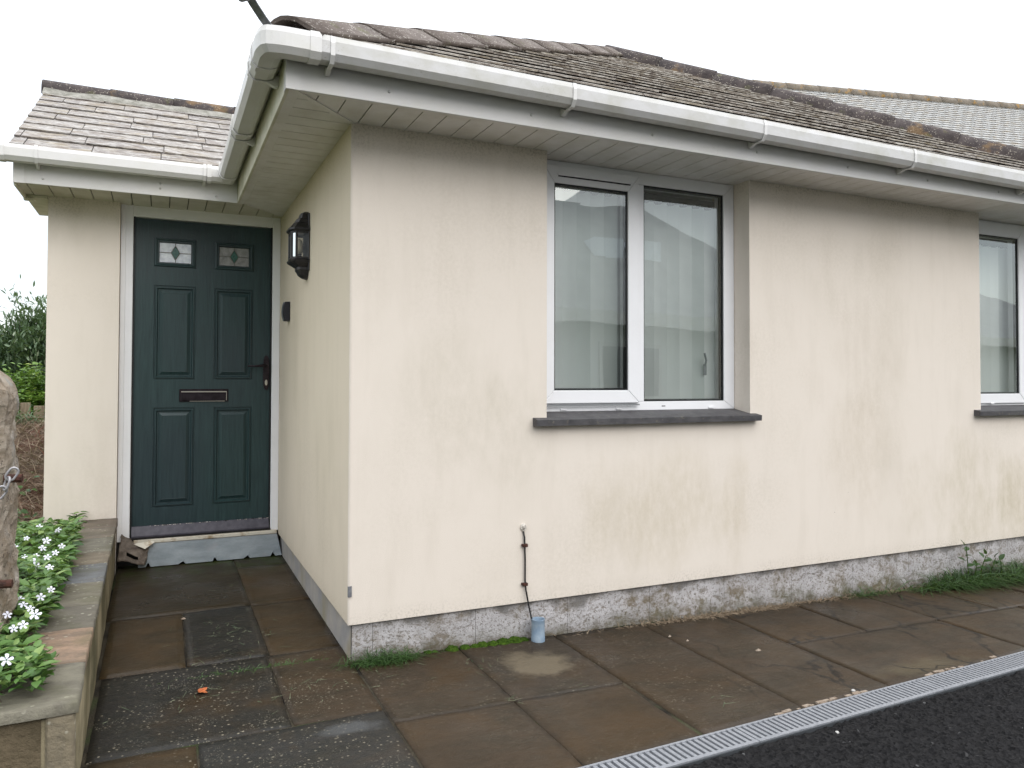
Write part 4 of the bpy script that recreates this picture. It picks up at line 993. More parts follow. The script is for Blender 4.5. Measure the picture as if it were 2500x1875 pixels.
# ------------------------------------------------------------------ raised bed wall with coping
lw = empty('garden_wall', (-1.03, .6, -.15), 'low rendered wall beside the path capped with mixed sandstone coping slabs', 'low wall')
lo = Vector((-1.03, .6, -.15))
def fx(y): return -.945+.04*(2.03-y)/2.93   # path side face, slightly skew
V = []; F = []; n_ = 30; YF = -.868
for i in range(n_+1):
    y = YF+(2.03-YF)*i/n_; w = .004*noise.noise((y*4, 0, 0))
    V += [Vector((fx(y)-.014+w, y, -.3))-lo, Vector((fx(y)-.012+w, y, .141))-lo, Vector((fx(y)-.17, y, .141))-lo, Vector((fx(y)-.17, y, -.3))-lo]
for i in range(n_): F += [(4*i, 4*i+4, 4*i+5, 4*i+1), (4*i+1, 4*i+5, 4*i+6, 4*i+2), (4*i+2, 4*i+6, 4*i+7, 4*i+3)]
F += [(0, 1, 2, 3)]
mesh_obj('wall_body', V, F, M['lowwall'], lw, True)
MB().box(-3.4+1.03, -.965+1.03-.02, YF-.6-.003, YF-.6+.17, -.15, .298).build('wall_body', M['frontwall'], lw)
MB().box(-.975+1.03, -.908+1.03, YF-.6-.010, YF-.6+.02, -.15, .299).build('pilaster', M['coping'], lw, bevel=.006).color = (.27, .225, .15, 1)
def cop(poly, col, z0=.150, th=.030):
    cx_ = sum(p[0] for p in poly)/len(poly); cy_ = sum(p[1] for p in poly)/len(poly)
    # densify outline
    pts = []
    for i in range(len(poly)):
        p_, q_ = poly[i], poly[(i+1) % len(poly)]; m_ = max(2, int(math.hypot(q_[0]-p_[0], q_[1]-p_[1])/.03))
        for k in range(m_): t_ = k/m_; pts.append((p_[0]+(q_[0]-p_[0])*t_, p_[1]+(q_[1]-p_[1])*t_))
    P2 = []
    for (x, y) in pts:
        w = .004; P2.append((x+w*noise.noise((x*11, y*11, 1)), y+w*noise.noise((x*11, y*11, 7))))
    n_ = len(P2); V = []; F = []
    tilt = (rnd.random()-.5)*.02
    def zt(x, y): return z0+th+.002*noise.noise((x*15, y*15, 2))+tilt*(y-cy_)
    for s_, zz_ in ((1, 0), (1, 1), (.965, 2), (.6, 2), (.25, 2)):
        for (x, y) in P2:
            X_, Y_ = cx_+(x-cx_)*s_, cy_+(y-cy_)*s_
            V.append(Vector((X_, Y_, z0 if zz_ == 0 else zt(X_, Y_)-(.004 if zz_ == 1 else 0)))-lo)
    for r_ in range(4):
        for i in range(n_): F.append((r_*n_+i, r_*n_+(i+1) % n_, (r_+1)*n_+(i+1) % n_, (r_+1)*n_+i))
    F.append(tuple(4*n_+i for i in range(n_)))
    o = mesh_obj('coping_stone', V, F, M['coping'], lw, True); o.color = (*col, 1); return o
ys_ = [2.03, 1.728, 1.431, 1.059, .778, .441, .087, -.20, -.545, -.885]
ys_ = [2.03, 1.73, 1.43, 1.06, .778, .441, .087, -.21, -.553]
cols = [(.165, .130, .10), (.18, .150, .115), (.19, .178, .14), (.20, .165, .12), (.15, .16, .172), (.19, .172, .13), (.155, .14, .11), (.33, .225, .155)]
for i in range(8):
    a, b = ys_[i]-.004, ys_[i+1]+.004
    wdt = .20 if i > 0 else .19
    cop([(fx(b)-wdt-.01*(i % 2), b), (fx(b), b), (fx(a), a), (fx(a)-wdt-.01*(i % 2), a)], cols[i])
cop([(-1.60, -.905), (-.900, -.880), (-.910, -.558), (-1.13, -.565), (-1.16, -.72), (-1.60, -.74)], (.20, .185, .14))
cop([(-2.3, -.93), (-1.606, -.905), (-1.606, -.742), (-2.3, -.75)], (.24, .2, .15))
# bed soil
grid('bed_soil', lin(-3.3, -1.09, 24), lin(-.80, 2.34, 24), lambda x, y: .11+.03*noise.noise((x*3, y*3, 0))-(.0), M['earth'], kind='structure')

# ------------------------------------------------------------------ leaves
def leaf_mesh(name, P, D, Up, Ls, Ws, mat, parent=None, tint=None, fold=.25, curl=.15):
    """vectorised leaves: P base points, D directions, Up approx normals"""
    P = np.asarray(P, float); D = np.asarray(D, float); Up = np.asarray(Up, float)
    D /= np.linalg.norm(D, axis=1)[:, None]; S = np.cross(D, Up); S /= np.linalg.norm(S, axis=1)[:, None]+1e-9; Nn = np.cross(S, D)
    Ls = np.asarray(Ls)[:, None]; Ws = np.asarray(Ws)[:, None]
    tmpl = [(0, 0, 0), (-.42, .28, fold), (.42, .28, fold), (0, .45, 0), (-.40, .62, fold), (.40, .62, fold), (0, 1, -curl)]
    V = np.stack([P+S*a*Ws+D*b*Ls+Nn*(c*Ws*.5-(b**2)*curl*Ls*.5) for a, b, c in tmpl], 1)
    tri = np.array([(0, 3, 1), (0, 2, 3), (1, 3, 4), (2, 5, 3), (4, 3, 6), (3, 5, 6)])
    n_ = len(P); F = (tri[None]+7*np.arange(n_)[:, None, None]).reshape(-1, 3); nf = len(F)
    me = bpy.data.meshes.new(name); me.vertices.add(n_*7); me.vertices.foreach_set('co', V.reshape(-1))
    me.loops.add(nf*3); me.loops.foreach_set('vertex_index', F.reshape(-1)); me.polygons.add(nf)
    me.polygons.foreach_set('loop_start', np.arange(0, nf*3, 3)); me.polygons.foreach_set('loop_total', np.full(nf, 3))
    me.polygons.foreach_set('use_smooth', np.ones(nf, bool))
    at = me.attributes.new('tint', 'FLOAT', 'POINT'); tt = tint if tint is not None else rng.rand(n_); at.data.foreach_set('value', np.repeat(tt, 7))
    me.update(); me.validate(); me.materials.append(mat)
    o = bpy.data.objects.new(name, me); COL.objects.link(o)
    if parent is not None: o.parent = parent
    return o
def blades(name, P, D, Ls, w, mat, parent=None, tint=None, bend=.4):
    P = np.asarray(P, float); D = np.asarray(D, float); D /= np.linalg.norm(D, axis=1)[:, None]
    n_ = len(P); side = np.cross(D, np.array([0, 0, 1.0])+rng.randn(n_, 3)*.3); side /= np.linalg.norm(side, axis=1)[:, None]+1e-9
    Ls = np.asarray(Ls)[:, None]; w = np.asarray(w)*np.ones(n_); w = w[:, None]
    g = np.array([0, 0, -1.0]); hor = D.copy(); hor[:, 2] = 0; V = []
    for t_, ww in ((0, 1), (.5, .85), (1, 0)):
        c_ = P+D*Ls*t_+(g*bend+hor*bend*.5)*Ls*t_*t_
        V += [c_-side*w*ww*.5, c_+side*w*ww*.5] if ww else [c_]
    V = np.stack(V, 1); F4 = np.array([(0, 1, 3), (0, 3, 2), (2, 3, 4)]); F = (F4[None]+5*np.arange(n_)[:, None, None]).reshape(-1, 3); nf = len(F)
    me = bpy.data.meshes.new(name); me.vertices.add(n_*5); me.vertices.foreach_set('co', V.reshape(-1))
    me.loops.add(nf*3); me.loops.foreach_set('vertex_index', F.reshape(-1)); me.polygons.add(nf)
    me.polygons.foreach_set('loop_start', np.arange(0, nf*3, 3)); me.polygons.foreach_set('loop_total', np.full(nf, 3))
    at = me.attributes.new('tint', 'FLOAT', 'POINT'); tt = tint if tint is not None else rng.rand(n_); at.data.foreach_set('value', np.repeat(tt, 5))
    me.update(); me.validate(); me.materials.append(mat); o = bpy.data.objects.new(name, me); COL.objects.link(o)
    if parent is not None: o.parent = parent
    return o
# periwinkle
def vz(x, y):  # canopy height of the periwinkle
    return .262+.06*noise.noise((x*4, y*4, 0))+.04*noise.noise((x*11, y*11, 4))-.09*max(0, (y-.9))*.6
def vright(y):
    e = -1.075+.05*noise.noise((0, y*5, 2))
    if y > .6: e -= .05*(y-.6)
    if -.86 < y < -.62: e = -1.0+.05*noise.noise((0, y*14, 2))
    return e
pw = empty('periwinkle', (-1.4, .4, .12), 'white flowered periwinkle spilling over the low wall beside the path', 'flowering plant')
off = np.array([1.4, -.4, -.12])
P = []; D = []; U = []; Ls = []; Ws = []; T = []
n_ = 0
while n_ < 8000:
    y = -.86+2.85*rng.rand()**1.25; x = vright(y)-rng.rand()**1.4*1.35
    if y < -.70 and rng.rand() < .6: continue
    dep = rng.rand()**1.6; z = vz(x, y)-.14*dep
    if x > -1.12: z = max(.19, .19+.05*rng.rand()+(.05 if y > -.5 else .03)*(1-dep))
    a = rng.rand()*6.283; el_ = -.2+.9*rng.rand()
    for s_ in (0, math.pi):
        d_ = (math.cos(a+s_)*math.cos(el_), math.sin(a+s_)*math.cos(el_), math.sin(el_))
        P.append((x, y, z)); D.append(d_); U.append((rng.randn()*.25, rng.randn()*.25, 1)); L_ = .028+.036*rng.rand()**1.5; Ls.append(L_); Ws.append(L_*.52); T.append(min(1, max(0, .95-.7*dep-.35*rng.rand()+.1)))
    n_ += 1
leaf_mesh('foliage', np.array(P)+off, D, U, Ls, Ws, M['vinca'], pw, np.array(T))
mb = MB()
for i in range(70):
    y = -.85+2.7*rng.rand(); x = vright(y)-.05-.3*rng.rand(); a = rng.rand()*6.28
    p_ = Vector((x+1.4, y-.4, .17-.12)); mb.tube([p_, p_+Vector((.05*math.cos(a), .05*math.sin(a), .04)), p_+Vector((.10*math.cos(a), .10*math.sin(a), .05))], [.0022, .0018, .001], 5)
mb.build('stem', M['bark'], pw)
fl = [(-1.29,.776),(-1.253,.832),(-1.165,.738),(-1.098,.647),(-1.162,.591),(-1.105,.496),(-1.302,.659),(-1.217,.508),(-1.163,.392),(-1.175,.505),(-1.123,.404),(-1.093,.219),(-1.048,-.143),(-1.068,-.223),(-1.131,-.19),(-1.106,-.3),(-1.134,-.397),(-1.074,-.398),(-1.053,-.46),(-1.099,-.522),(-1.069,-.568),(-1.07,-.82),(-1.156,1.048),(-1.144,.311),(-1.35,.5),(-1.5,.8),(-1.45,-.5),(-1.25,1.2)]
pet = None
for i, (x, y) in enumerate(fl):
    z = .285+.025*rnd.random()
    if pet is None:
        V = []; F = []
        for k in range(5):
            a = 2*math.pi*k/5; b = len(V)
            for (r_, w_, tw, zz_) in ((.003, -.0015, 0, 0), (.003, .0015, 0, 0), (.011, -.006, .12, .003), (.011, .0045, .12, .001), (.020, -.0075, .28, .002), (.021, .005, .28, -.001), (.024, -.001, .36, -.001)):
                aa = a+tw*.6; V.append((r_*math.cos(aa)-w_*math.sin(aa), r_*math.sin(aa)+w_*math.cos(aa), zz_))
            F += [(b, b+1, b+3, b+2), (b+2, b+3, b+5, b+4), (b+4, b+5, b+6)]
        o = mesh_obj('flower', V, F, M['petal'], pw, False); pet = o.data
    else: o = bpy.data.objects.new('flower', pet); COL.objects.link(o); o.parent = pw
    o.location = (x+1.4, y-.4, z-.12); s_ = .52+.25*rnd.random(); o.scale = (s_, s_, s_)
    d_ = Vector((.25+.5*(rnd.random()-.5), -.75+.7*(rnd.random()-.5), .75)).normalized(); o.rotation_euler = d_.to_track_quat('Z', 'Y').to_euler()

# ------------------------------------------------------------------ granite gatepost with chain
gp = empty('gate_post', (-1.27, -.30, .1), 'rough pinkish granite gate post at the left edge of the picture', 'stone post')
V = []; F = []; nz, na = 46, 40
for j in range(nz+1):
    z = -.0+.965*j/nz
    for i in range(na):
        a = 2*math.pi*i/na; c_, s_ = math.cos(a), math.sin(a); k = 1/max(abs(c_), abs(s_))**.86
        top = max(0, (z-.84)/.125); rr_ = (1-.55*top**2.2)*(1+.025*math.sin(z*7))
        r_ = .128*k*rr_; p_ = Vector((c_*r_+.012*z*1.0-.004, s_*r_, z)); nn = noise.noise(p_*7)*.014+noise.noise(p_*22)*.013+noise.noise(p_*60)*.008
        p_ += Vector((c_, s_, 0))*nn; p_.z += (noise.noise((c_*1.5, s_*1.5, 3))*.03 if j > nz-6 else 0); V.append(p_)
for j in range(nz):
    for i in range(na): F.append((j*na+i, j*na+(i+1) % na, (j+1)*na+(i+1) % na, (j+1)*na+i))
F.append(tuple(nz*na+i for i in range(na)))
mesh_obj('post_stone', V, F, M['granite'], gp, False)
cn = empty('chain', (-1.122, -.478, .70), 'short length of galvanised chain hanging from the granite gate post', 'chain')
def link(p, d, nrm, L_=.040, W_=.024, r_=.0034):
    d = Vector(d).normalized(); nrm = Vector(nrm); s_ = d.cross(nrm).normalized(); pts = []
    for i in range(20):
        a = 2*math.pi*i/20; pts.append(Vector(p)+d*((L_-W_)/2*(1 if math.cos(a) > 0 else -1)*min(1, abs(math.cos(a))*3)+W_/2*math.cos(a))+s_*(W_/2*math.sin(a)))
    MB().tube(pts, r_, 8, closed=True).build('chain_link', M['chain'], cn, True)
link((.006, 0, .035), (.5, 0, .8), (0, 1, .2)); link((-.006, -.006, .008), (.3, 0, 1), (.9, .5, 0)); link((-.022, -.004, -.018), (.55, 0, .8), (.1, 1, .2)); link((-.045, -.004, -.045), (.7, 0, .7), (.6, .6, -.5)); link((-.070, -.004, -.068), (.7, 0, .65), (.1, 1, .2)); link((-.097, -.004, -.092), (.7, 0, .6), (.6, .6, -.5))
rp = empty('rusty_hinge_pin', (-1.085, -.42, .716), 'short rusty iron pin sticking out of the granite post beside the chain', 'iron pin')
MB().tube([(-.06, 0, 0), (-.012, -.004, 0)], .013, 10).build('pin', M['rust'], rp)
rp2 = rp.copy(); COL.objects.link(rp2); rp2.location = (-1.105, -.43, .40); rp2['label'] = 'lower rusty iron pin in the granite post half hidden by periwinkle leaves'
for ob in (rp, rp2): ob['group'] = 'rusty pins in the granite post'
for chd in list(rp.children): c_ = chd.copy(); COL.objects.link(c_); c_.parent = rp2

# ------------------------------------------------------------------ bank, fence, shrubs on the left
grid('bank', lin(-9.2, -1.2, 50), lin(1.2, 9.0, 50), lambda x, y: bankz(x, y)+.012, M['bank'], kind='structure')
n_ = 15000; x = -1.36-4.2*rng.rand(n_)**1.3; y = 2.1+4.0*rng.rand(n_)
z = np.array([bankz(a, b) for a, b in zip(x, y)]); a = rng.rand(n_)*6.283; el_ = rng.rand(n_)*1.0
blades('dead_bracken', np.stack([x, y, z-.01], 1), np.stack([np.cos(a)*np.cos(el_), np.sin(a)*np.cos(el_)-.3, np.sin(el_)], 1), .10+.22*rng.rand(n_), .004+.004*rng.rand(n_), M['straw'], None, rng.rand(n_), .3)['kind'] = 'stuff'
tag(bpy.data.objects['dead_bracken'], 'tangle of dead brown bracken and twigs covering the bank', 'undergrowth')
n_ = 1500; x = -1.36-3*rng.rand(n_)**1.2; y = 2.15+2.2*rng.rand(n_)**1.6; keep = np.array([noise.noise((a*3, b*3, 9)) > .0 for a, b in zip(x, y)]); x, y = x[keep], y[keep]; n_ = len(x)
z = np.array([bankz(a, b) for a, b in zip(x, y)])+.03+.08*rng.rand(n_); a = rng.rand(n_)*6.283
o = leaf_mesh('ivy_leaves', np.stack([x, y, z], 1), np.stack([np.cos(a), np.sin(a)-.3, .4*rng.randn(n_)], 1), np.stack([rng.randn(n_)*.4, -.7+rng.randn(n_)*.3, np.ones(n_)], 1), .03+.03*rng.rand(n_), .028+.02*rng.rand(n_), M['vinca'], None, rng.rand(n_)*.7)
tag(o, 'scattered green bramble leaves low on the brown bank', 'bramble', kind='stuff')
fe = empty('board_fence', (-2.4, 6.0, .3), 'weathered upright board fence on top of the brown bank', 'fence')
x = -5.2
tops = {}
while x < -1.35:
    w = .085+.01*rnd.random(); zt = .735+.05*rnd.random()-(.0 if x > -3 else .05)
    MB().box(x+2.4, x+w+2.4, -.012, .012, 0, zt-.3, None).build('fence_board', M['board'], fe, bevel=.003); x += w+.028
MB().box(-2.8, 1.05, .013, .05, .12, .19).build('fence_rail', M['board'], fe)
n_ = 260; x = -1.97+.10*rng.randn(n_); y = 5.75+.08*rng.randn(n_); z = .60+.06*rng.randn(n_); a = rng.rand(n_)*6.283
o = blades('silver_tuft', np.stack([x, y, z], 1), np.stack([np.cos(a)-.5, np.sin(a)-.5, .4+.4*rng.rand(n_)], 1), .10+.09*rng.rand(n_), .011, M['grass'], None, .5+.3*rng.rand(n_), .6)
tag(o, 'blue green tuft leaning out in front of the fence boards', 'grass tuft', kind='stuff')
def shrub(name, label, cx_, cy_, z0, rx, ry, rz, n_, Lr, mat, upright, seed, cat='shrub', wr=.45, needle=False):
    rg = np.random.RandomState(seed); e = empty(name, (cx_, cy_, z0), label, cat, 'shrubs growing beyond the bank'); P, D, U, Ls, T = [], [], [], [], []
    nb = max(20, n_//90); mb = MB()
    for b in range(nb):
        th = rg.rand()*6.283; ph = math.acos(1-1.0*rg.rand()); r_ = .72+.28*rg.rand()
        bx, by, bz = rx*r_*math.sin(ph)*math.cos(th), ry*r_*math.sin(ph)*math.sin(th), rz*(.15+.85*r_*math.cos(ph)*1.0)*(.85+.3*rg.rand())
        if b % 3 == 0: mb.tube([(0, 0, 0), (bx*.4, by*.4, bz*.5), (bx, by, bz)], [.018, .010, .004], 5)
        m_ = n_//nb; t_ = rg.rand(m_)**.7
        lx = bx*(.55+.45*t_)+rg.randn(m_)*rx*.07; ly = by*(.55+.45*t_)+rg.randn(m_)*ry*.07; lz = bz*(.5+.55*t_)+rg.randn(m_)*rz*.05+(rz*.06*t_ if upright else 0)
        P.append(np.stack([lx, ly, lz], 1)); a_ = rg.rand(m_)*6.283; e_ = rg.rand(m_)*(1.3 if upright else .8)+(.2 if upright else -.2)
        D.append(np.stack([np.cos(a_)*np.cos(e_)+bx/rx*.3, np.sin(a_)*np.cos(e_)+by/ry*.3, np.sin(e_)], 1)); U.append(np.stack([rg.randn(m_)*.4, rg.randn(m_)*.4, np.ones(m_)], 1))
        Ls.append(Lr[0]+(Lr[1]-Lr[0])*rg.rand(m_)); T.append(np.clip(.25*rg.randn()+.3+.5*rg.rand(m_)*t_, 0, 1))
    Ls = np.concatenate(Ls); leaf_mesh('foliage', np.concatenate(P), np.concatenate(D), np.concatenate(U), Ls, Ls*wr, mat, e, np.concatenate(T)); mb.build('branch', M['bark'], e); return e
shrub('evergreen_shrub', 'tall dark evergreen shrub with upright shoots, nearest the bungalow wall', -2.25, 8.9, .1, .85, .7, 1.82, 34000, (.06, .11), M['hedge'], True, 1, wr=.30)
shrub('evergreen_shrub', 'taller dark evergreen shrub at the left edge behind the granite post', -3.3, 9.1, .1, .9, .7, 2.0, 30000, (.06, .11), M['hedge'], True, 2, wr=.30)
shrub('evergreen_shrub', 'dark evergreen shrub hidden behind the left end of the fence', -4.9, 9.2, .1, 1.0, .8, 1.9, 14000, (.06, .12), M['hedge'], True, 3, wr=.22)
shrub('leafy_bush', 'bright green leafy bush between the fence and dark evergreens', -2.05, 7.0, .3, .55, .45, .88, 9000, (.04, .075), M['bush'], False, 4, wr=.5)
shrub('leafy_bush', 'bright green leafy bush behind the granite post', -3.0, 7.1, .3, .6, .45, .80, 5000, (.04, .075), M['bush'], False, 5, wr=.5)

# ------------------------------------------------------------------ growth at the foot of the walls
def tuft(label, cx_, cy_, n_, sx_, sy_, L0, L1, mat, tl, th_, name='grass_tuft', upz=.9, w=.0028, bend=.5):
    x = cx_+sx_*rng.randn(n_); y = cy_-np.abs(sy_*rng.randn(n_)); z = np.array([gz(a, b) for a, b in zip(x, y)]); a = rng.rand(n_)*6.283
    y = np.minimum(y, .01)
    o = blades(name, np.stack([x, y, z], 1), np.stack([np.cos(a)*.8, np.sin(a)*.6-.35, np.full(n_, upz)*(.5+rng.rand(n_)*.6)], 1), L0+(L1-L0)*rng.rand(n_), w, mat, None, tl+(th_-tl)*rng.rand(n_), bend)
    return tag(o, label, 'grass', kind='stuff')
tuft('green grass tuft at the foot of the bungalow corner', .15, -.015, 650, .075, .026, .05, .12, M['grass'], .1, .8)
tuft('thin green grass on the paving below the door sheet', -.35, 1.96, 130, .16, .02, .02, .05, M['grass'], .3, .9)
tuft('dead straw littering the plinth foot right of the pipe', 1.95, -.008, 1300, .34, .016, .02, .06, M['straw'], .1, .8, 'dry_grass', .4, .003)
tuft('browned grass fringe along the plinth further right', 2.9, -.008, 1300, .35, .016, .02, .06, M['straw'], .0, .7, 'dry_grass', .45, .003)
tuft('small green grass tuft by the plinth before the weeds', 2.98, -.01, 180, .07, .02, .04, .10, M['grass'], .0, .7)
tuft('thick green grass against the plinth under the far window', 4.3, -.02, 3200, .42, .045, .08, .26, M['grass'], .0, .95, w=.004)
tuft('dense green grass clump against the plinth beside the weed', 3.72, -.02, 700, .12, .03, .06, .20, M['grass'], .0, .8, w=.004)
def clipp(label, pts, n_, spread, name='grass_clippings'):
    P, D, Ls = [], [], []
    for i in range(n_):
        c_ = pts[i % len(pts)]; x = c_[0]+spread*rng.randn(); y = c_[1]+spread*rng.randn()
        if x > -.02 and y > -.02: continue
        if x < -.9 or y < chy(x)+.02: continue
        P.append((x, y, gz(x, y)+.004)); a = rng.rand()*6.283; D.append((math.cos(a), math.sin(a), .02)); Ls.append(.02+.05*rng.rand()**2)
    o = blades(name, P, D, Ls, .0017, M['clip'], None, None, .0); return tag(o, label, 'grass clippings', kind='stuff')
clipp('fine dried grass clippings scattered on the path slabs', [(-.45, .7), (-.40, .5), (-.5, .3), (-.2, -.2), (-.6, -.1), (-.3, 1.5), (-.35, 1.9), (.1, -.1)], 190, .11)
clipp('stray grass bits in the joints of the front paving', [(.49, -.25), (.5, -.6), (.5, -.2), (.8, -.55), (1.2, -.9), (.2, -.1)], 44, .035)
# moss
def moss(x, s, label, sy=.6):
    V = []; F = []; nu, nv = 18, 9; cz = gz(x, 0)
    for j in range(nv+1):
        for i in range(nu):
            a = 2*math.pi*i/nu; ph = (math.pi/2)*j/nv; p_ = Vector((s*math.cos(a)*math.cos(ph), s*sy*math.sin(a)*math.cos(ph), s*.62*math.sin(ph)))
            p_ *= 1+.25*noise.noise(p_*70+Vector((x*9, 0, 0)))+.12*noise.noise(p_*220); V.append(p_)
    for j in range(nv):
        for i in range(nu): F.append((j*nu+i, j*nu+(i+1) % nu, (j+1)*nu+(i+1) % nu, (j+1)*nu+i))
    o = mesh_obj('moss_cushion', V, F, M['moss'], None, True, (x, -.012, cz-.004)); return tag(o, label, 'moss', 'moss cushions along the plinth')
MS = [(.345, .020, 'small flat moss cushion nearest the grass tuft at the corner'), (.375, .016, 'tiny moss cushion right of the first small one'), (.455, .030, 'round raised moss cushion standing alone on the plinth foot'), (.515, .026, 'moss cushion just right of the round raised one'), (.56, .022, 'low moss cushion in the left part of the green strip'),
      (.60, .030, 'moss cushion in the middle of the green strip'), (.65, .028, 'moss cushion in the right part of the green strip'), (.70, .034, 'large moss cushion before the pipe stub'), (.755, .036, 'biggest moss cushion just left of the pipe stub'), (.80, .026, 'moss cushion touching the blue grey pipe')]
for x, s_, l_ in MS: moss(x, s_, l_, 1.0)
# broad leaved weed
wd = empty('weed', (3.85, -.06, gz(3.85, 0)), 'broad leaved green weed rising above the grass by the plinth', 'weed')
P, D, U, Ls, Ws = [], [], [], [], []
mb = MB()
for (sx_, hh, ln) in ((-.03, .24, -.05), (.06, .17, .05), (.16, .14, .04), (.28, .12, -.03), (.02, .12, .0)):
    top = Vector((sx_+ln, -.02, hh)); mb.tube([(sx_, 0, 0), (sx_+ln*.4, -.01, hh*.5), top], [.004, .003, .002], 5)
    for k in range(5):
        t_ = .45+.55*k/4; P.append((sx_+ln*t_, -.01*t_, hh*t_)); a = k*2.4+sx_*9; D.append((math.cos(a), math.sin(a)*.6-.2, .35+.3*(k == 4)*3)); U.append((0, -.5, 1)); Ls.append(.055); Ws.append(.034)
leaf_mesh('weed_leaves', P, D, U, Ls, Ws, M['grass'], wd, np.full(len(P), .25)); mb.build('weed_stem', M['moss'], wd)
# fallen leaf, pebble
V = []; F = []; n_ = 18
for i in range(n_):
    a = 2*math.pi*i/n_; r_ = .024*(1+.35*math.cos(5*a+.4)+.1*math.sin(9*a)); V.append((r_*math.cos(a), r_*math.sin(a), .005+.006*math.sin(2*a+1)))
V.append((0, 0, .0035)); F = [(i, (i+1) % n_, n_) for i in range(n_)]
b_ = (-.529, -.1)
o = mesh_obj('fallen_leaf', V, F, M['dleaf'], None, True, (-.566, -.083, gz(0, 0)+.003)); o.rotation_euler = (0, 0, .7); o.scale = (.85, .85, .85)
tag(o, 'single orange dead leaf lying on the dark path slab', 'leaf')
def stone(x, y, s_, z0, label):
    V = []; F = []
    for j in range(5):
        for i in range(8):
            a = 2*math.pi*i/8; ph = math.pi*(j+.5)/5; V.append((s_*math.cos(a)*math.sin(ph)*(1+.3*rnd.random()), s_*math.sin(a)*math.sin(ph), -s_*.7*math.cos(ph)))
    for j in range(4):
        for i in range(8): F.append((j*8+i, j*8+(i+1) % 8, (j+1)*8+(i+1) % 8, (j+1)*8+i))
    F += [tuple(range(7, -1, -1)), tuple(32+i for i in range(8))]
    tag(mesh_obj('pebble', V, F, M['pebble'], None, False, (x, y, z0+s_*.5)), label, 'pebble', 'loose pebbles')
stone(1.395, -1.25, .007, gz(1.4, 0)-.006, 'small pale pebble lying on the tarmac'); stone(1.735, -1.02, .0075, gz(1.73, 0)+.001, 'small white pebble on the paving edge above the drain')

# ------------------------------------------------------------------ far roof on the right
fb = empty('neighbouring_house', (18, 13, -.4), 'neighbouring house with pale slate roof and lichened ridge beyond the bungalow', 'house')
Pr0 = Vector((13.43, 12.16, 8.77)); du_ = Vector((.974, -.227, 0)).normalized(); dn = Vector((-.227, -.974, 0)).normalized()
A = Pr0-du_*3; Lr = 16; s_ = R(37); Sd = (dn*math.cos(s_)+Vector((0, 0, -1))*math.sin(s_)); base = Vector((18, 13, -.4))
SLn = 5.6
mb = MB(); a0, a1 = A-base, A+du_*Lr-base
back = Vector((0, 0, 0))-dn*math.cos(s_)*SLn+Vector((0, 0, -math.sin(s_)*SLn))
mb.add([a0, a1, a1+Sd*SLn, a0+Sd*SLn, a1+back, a0+back], [(0, 3, 2, 1), (0, 1, 4, 5)])
fr = mb.build('far_roof', M['gasket'], fb)
frm = MB(); w_, ex = .30, .185
Upl = -Sd; Nf = du_.cross(Upl).normalized()
ncr = int(SLn/ex)
for c_ in range(ncr):
    off_ = (c_ % 2)*w_/2
    for k in range(int(Lr/w_)):
        u_ = off_+k*w_; p_ = a0+du_*u_+Sd*(.02+ex*(c_+1))
        j_ = (rnd.random()-.5)*.01
        q = [p_+du_*.01+Upl*j_, p_+du_*(w_-.01)+Upl*j_, p_+du_*(w_-.01)+Upl*(ex+.06), p_+du_*.01+Upl*(ex+.06)]
        l1, l0 = Nf*.036, Nf*.012
        V = [q[0]+l1, q[1]+l1, q[2]+l0, q[3]+l0, q[0]+l1-Nf*.02, q[1]+l1-Nf*.02]
        frm.add(V, [(0, 1, 2, 3), (0, 4, 5, 1)])
o = frm.build('roof_slates', M['slate_far'], fr); o['kind'] = 'stuff'
tile_run(fr, 'ridge_tile', A-base+Vector((0, 0, .03)), A+du_*Lr-base+Vector((0, 0, .03)), arcprof(.15, .2), 34, M['ridge_far'], .02, .01)
hw = a0+Sd*SLn*.94; hw1 = a1+Sd*SLn*.94; bk = a0+back*.94; bk1 = a1+back*.94
mb = MB(); g_ = lambda v: Vector((v.x, v.y, 0))
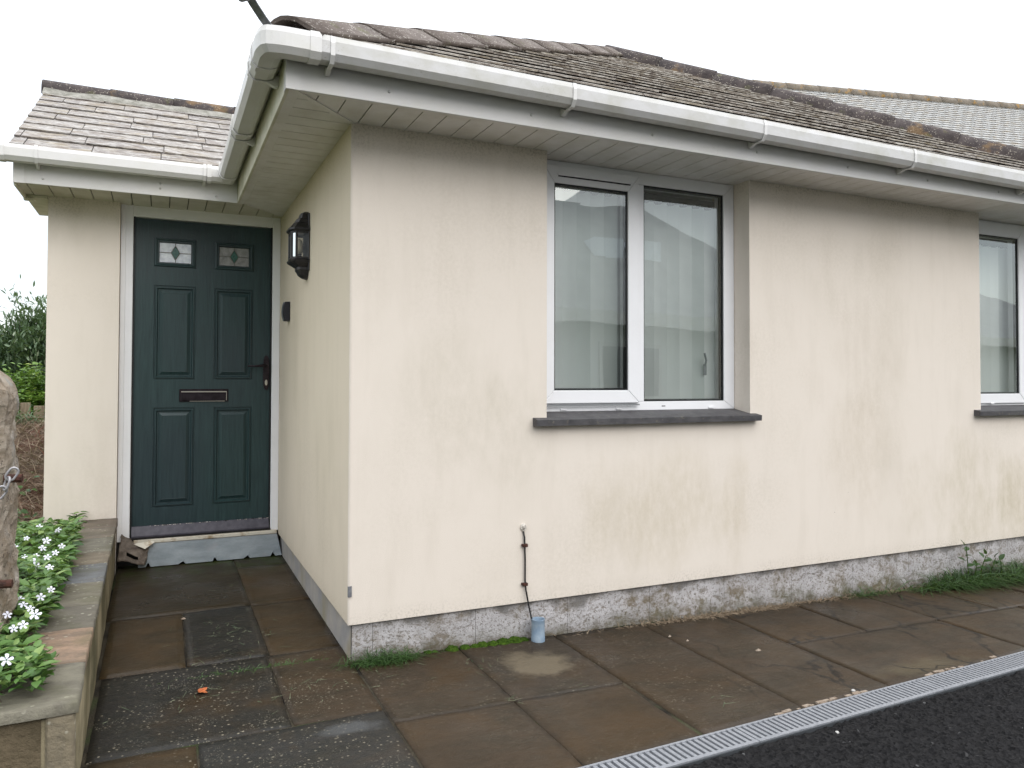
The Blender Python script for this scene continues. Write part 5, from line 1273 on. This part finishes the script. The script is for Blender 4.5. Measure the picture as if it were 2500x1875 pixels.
mb.add([g_(hw), g_(hw1), hw1-Vector((0, 0, .15)), hw-Vector((0, 0, .15)), g_(bk), g_(bk1), bk1-Vector((0, 0, .15)), bk-Vector((0, 0, .15)), a0-Vector((0, 0, .1)), a1-Vector((0, 0, .1))], [(0, 1, 2, 3), (5, 4, 7, 6), (4, 0, 3, 8, 7), (1, 5, 6, 9, 2)])
mb.build('wall', M['oppwall'], fb)

# ------------------------------------------------------------------ house opposite (seen only as reflections in the window panes)
oh = empty('opposite_house', (2, -13, -.4), 'pale house with dark roof across the drive, mirrored in the window panes', 'house')
mb = MB(); mb.box(-7, 12, -4, 3, 0, 2.75).box(12.01, 26, -5, 1, 0, 2.75); mb.build('wall', M['oppwall'], oh)
mb = MB().add([(-7.4, 3.4, 2.7), (12.4, 3.4, 2.7), (9, -.6, 6.0), (-4, -.6, 6.0), (12.4, -4.6, 2.7), (-7.4, -4.6, 2.7)], [(0, 1, 2, 3), (3, 2, 4, 5), (0, 3, 5), (1, 4, 2)])
mb.add([(11, 1.4, 2.71), (26.4, 1.4, 2.71), (24, -2, 5.0), (9.5, -2, 5.0), (26.4, -5.4, 2.71), (11, -5.4, 2.71)], [(0, 1, 2, 3), (3, 2, 4, 5), (1, 4, 2)]); mb.build('roof', M['opproof'], oh)
MB().box(-7.4, 12.4, 3.36, 3.5, 2.52, 2.78).box(12.42, 26.4, 1.36, 1.5, 2.52, 2.78).build('fascia', M['upvc_clean'], oh)
MB().box(6.2, 7.0, .6, 1.5, 3.9, 4.75).box(7.3, 8.1, .6, 1.5, 3.9, 4.75).build('roof_window', M['frost'], oh)
for x in (-4, -1, 2.3, 5.4, 8.4): 
    f_ = MB().box(x, x+1.5, 3.002, 3.05, 1.0, 2.2).build('window', M['upvc_clean'], oh); MB().box(x+.08, x+.71, 3.052, 3.06, 1.08, 2.12).box(x+.79, x+1.42, 3.052, 3.06, 1.08, 2.12).build('window_pane', M['gasket'], f_)
print('SLATES', nA, 'objects', len(bpy.data.objects))
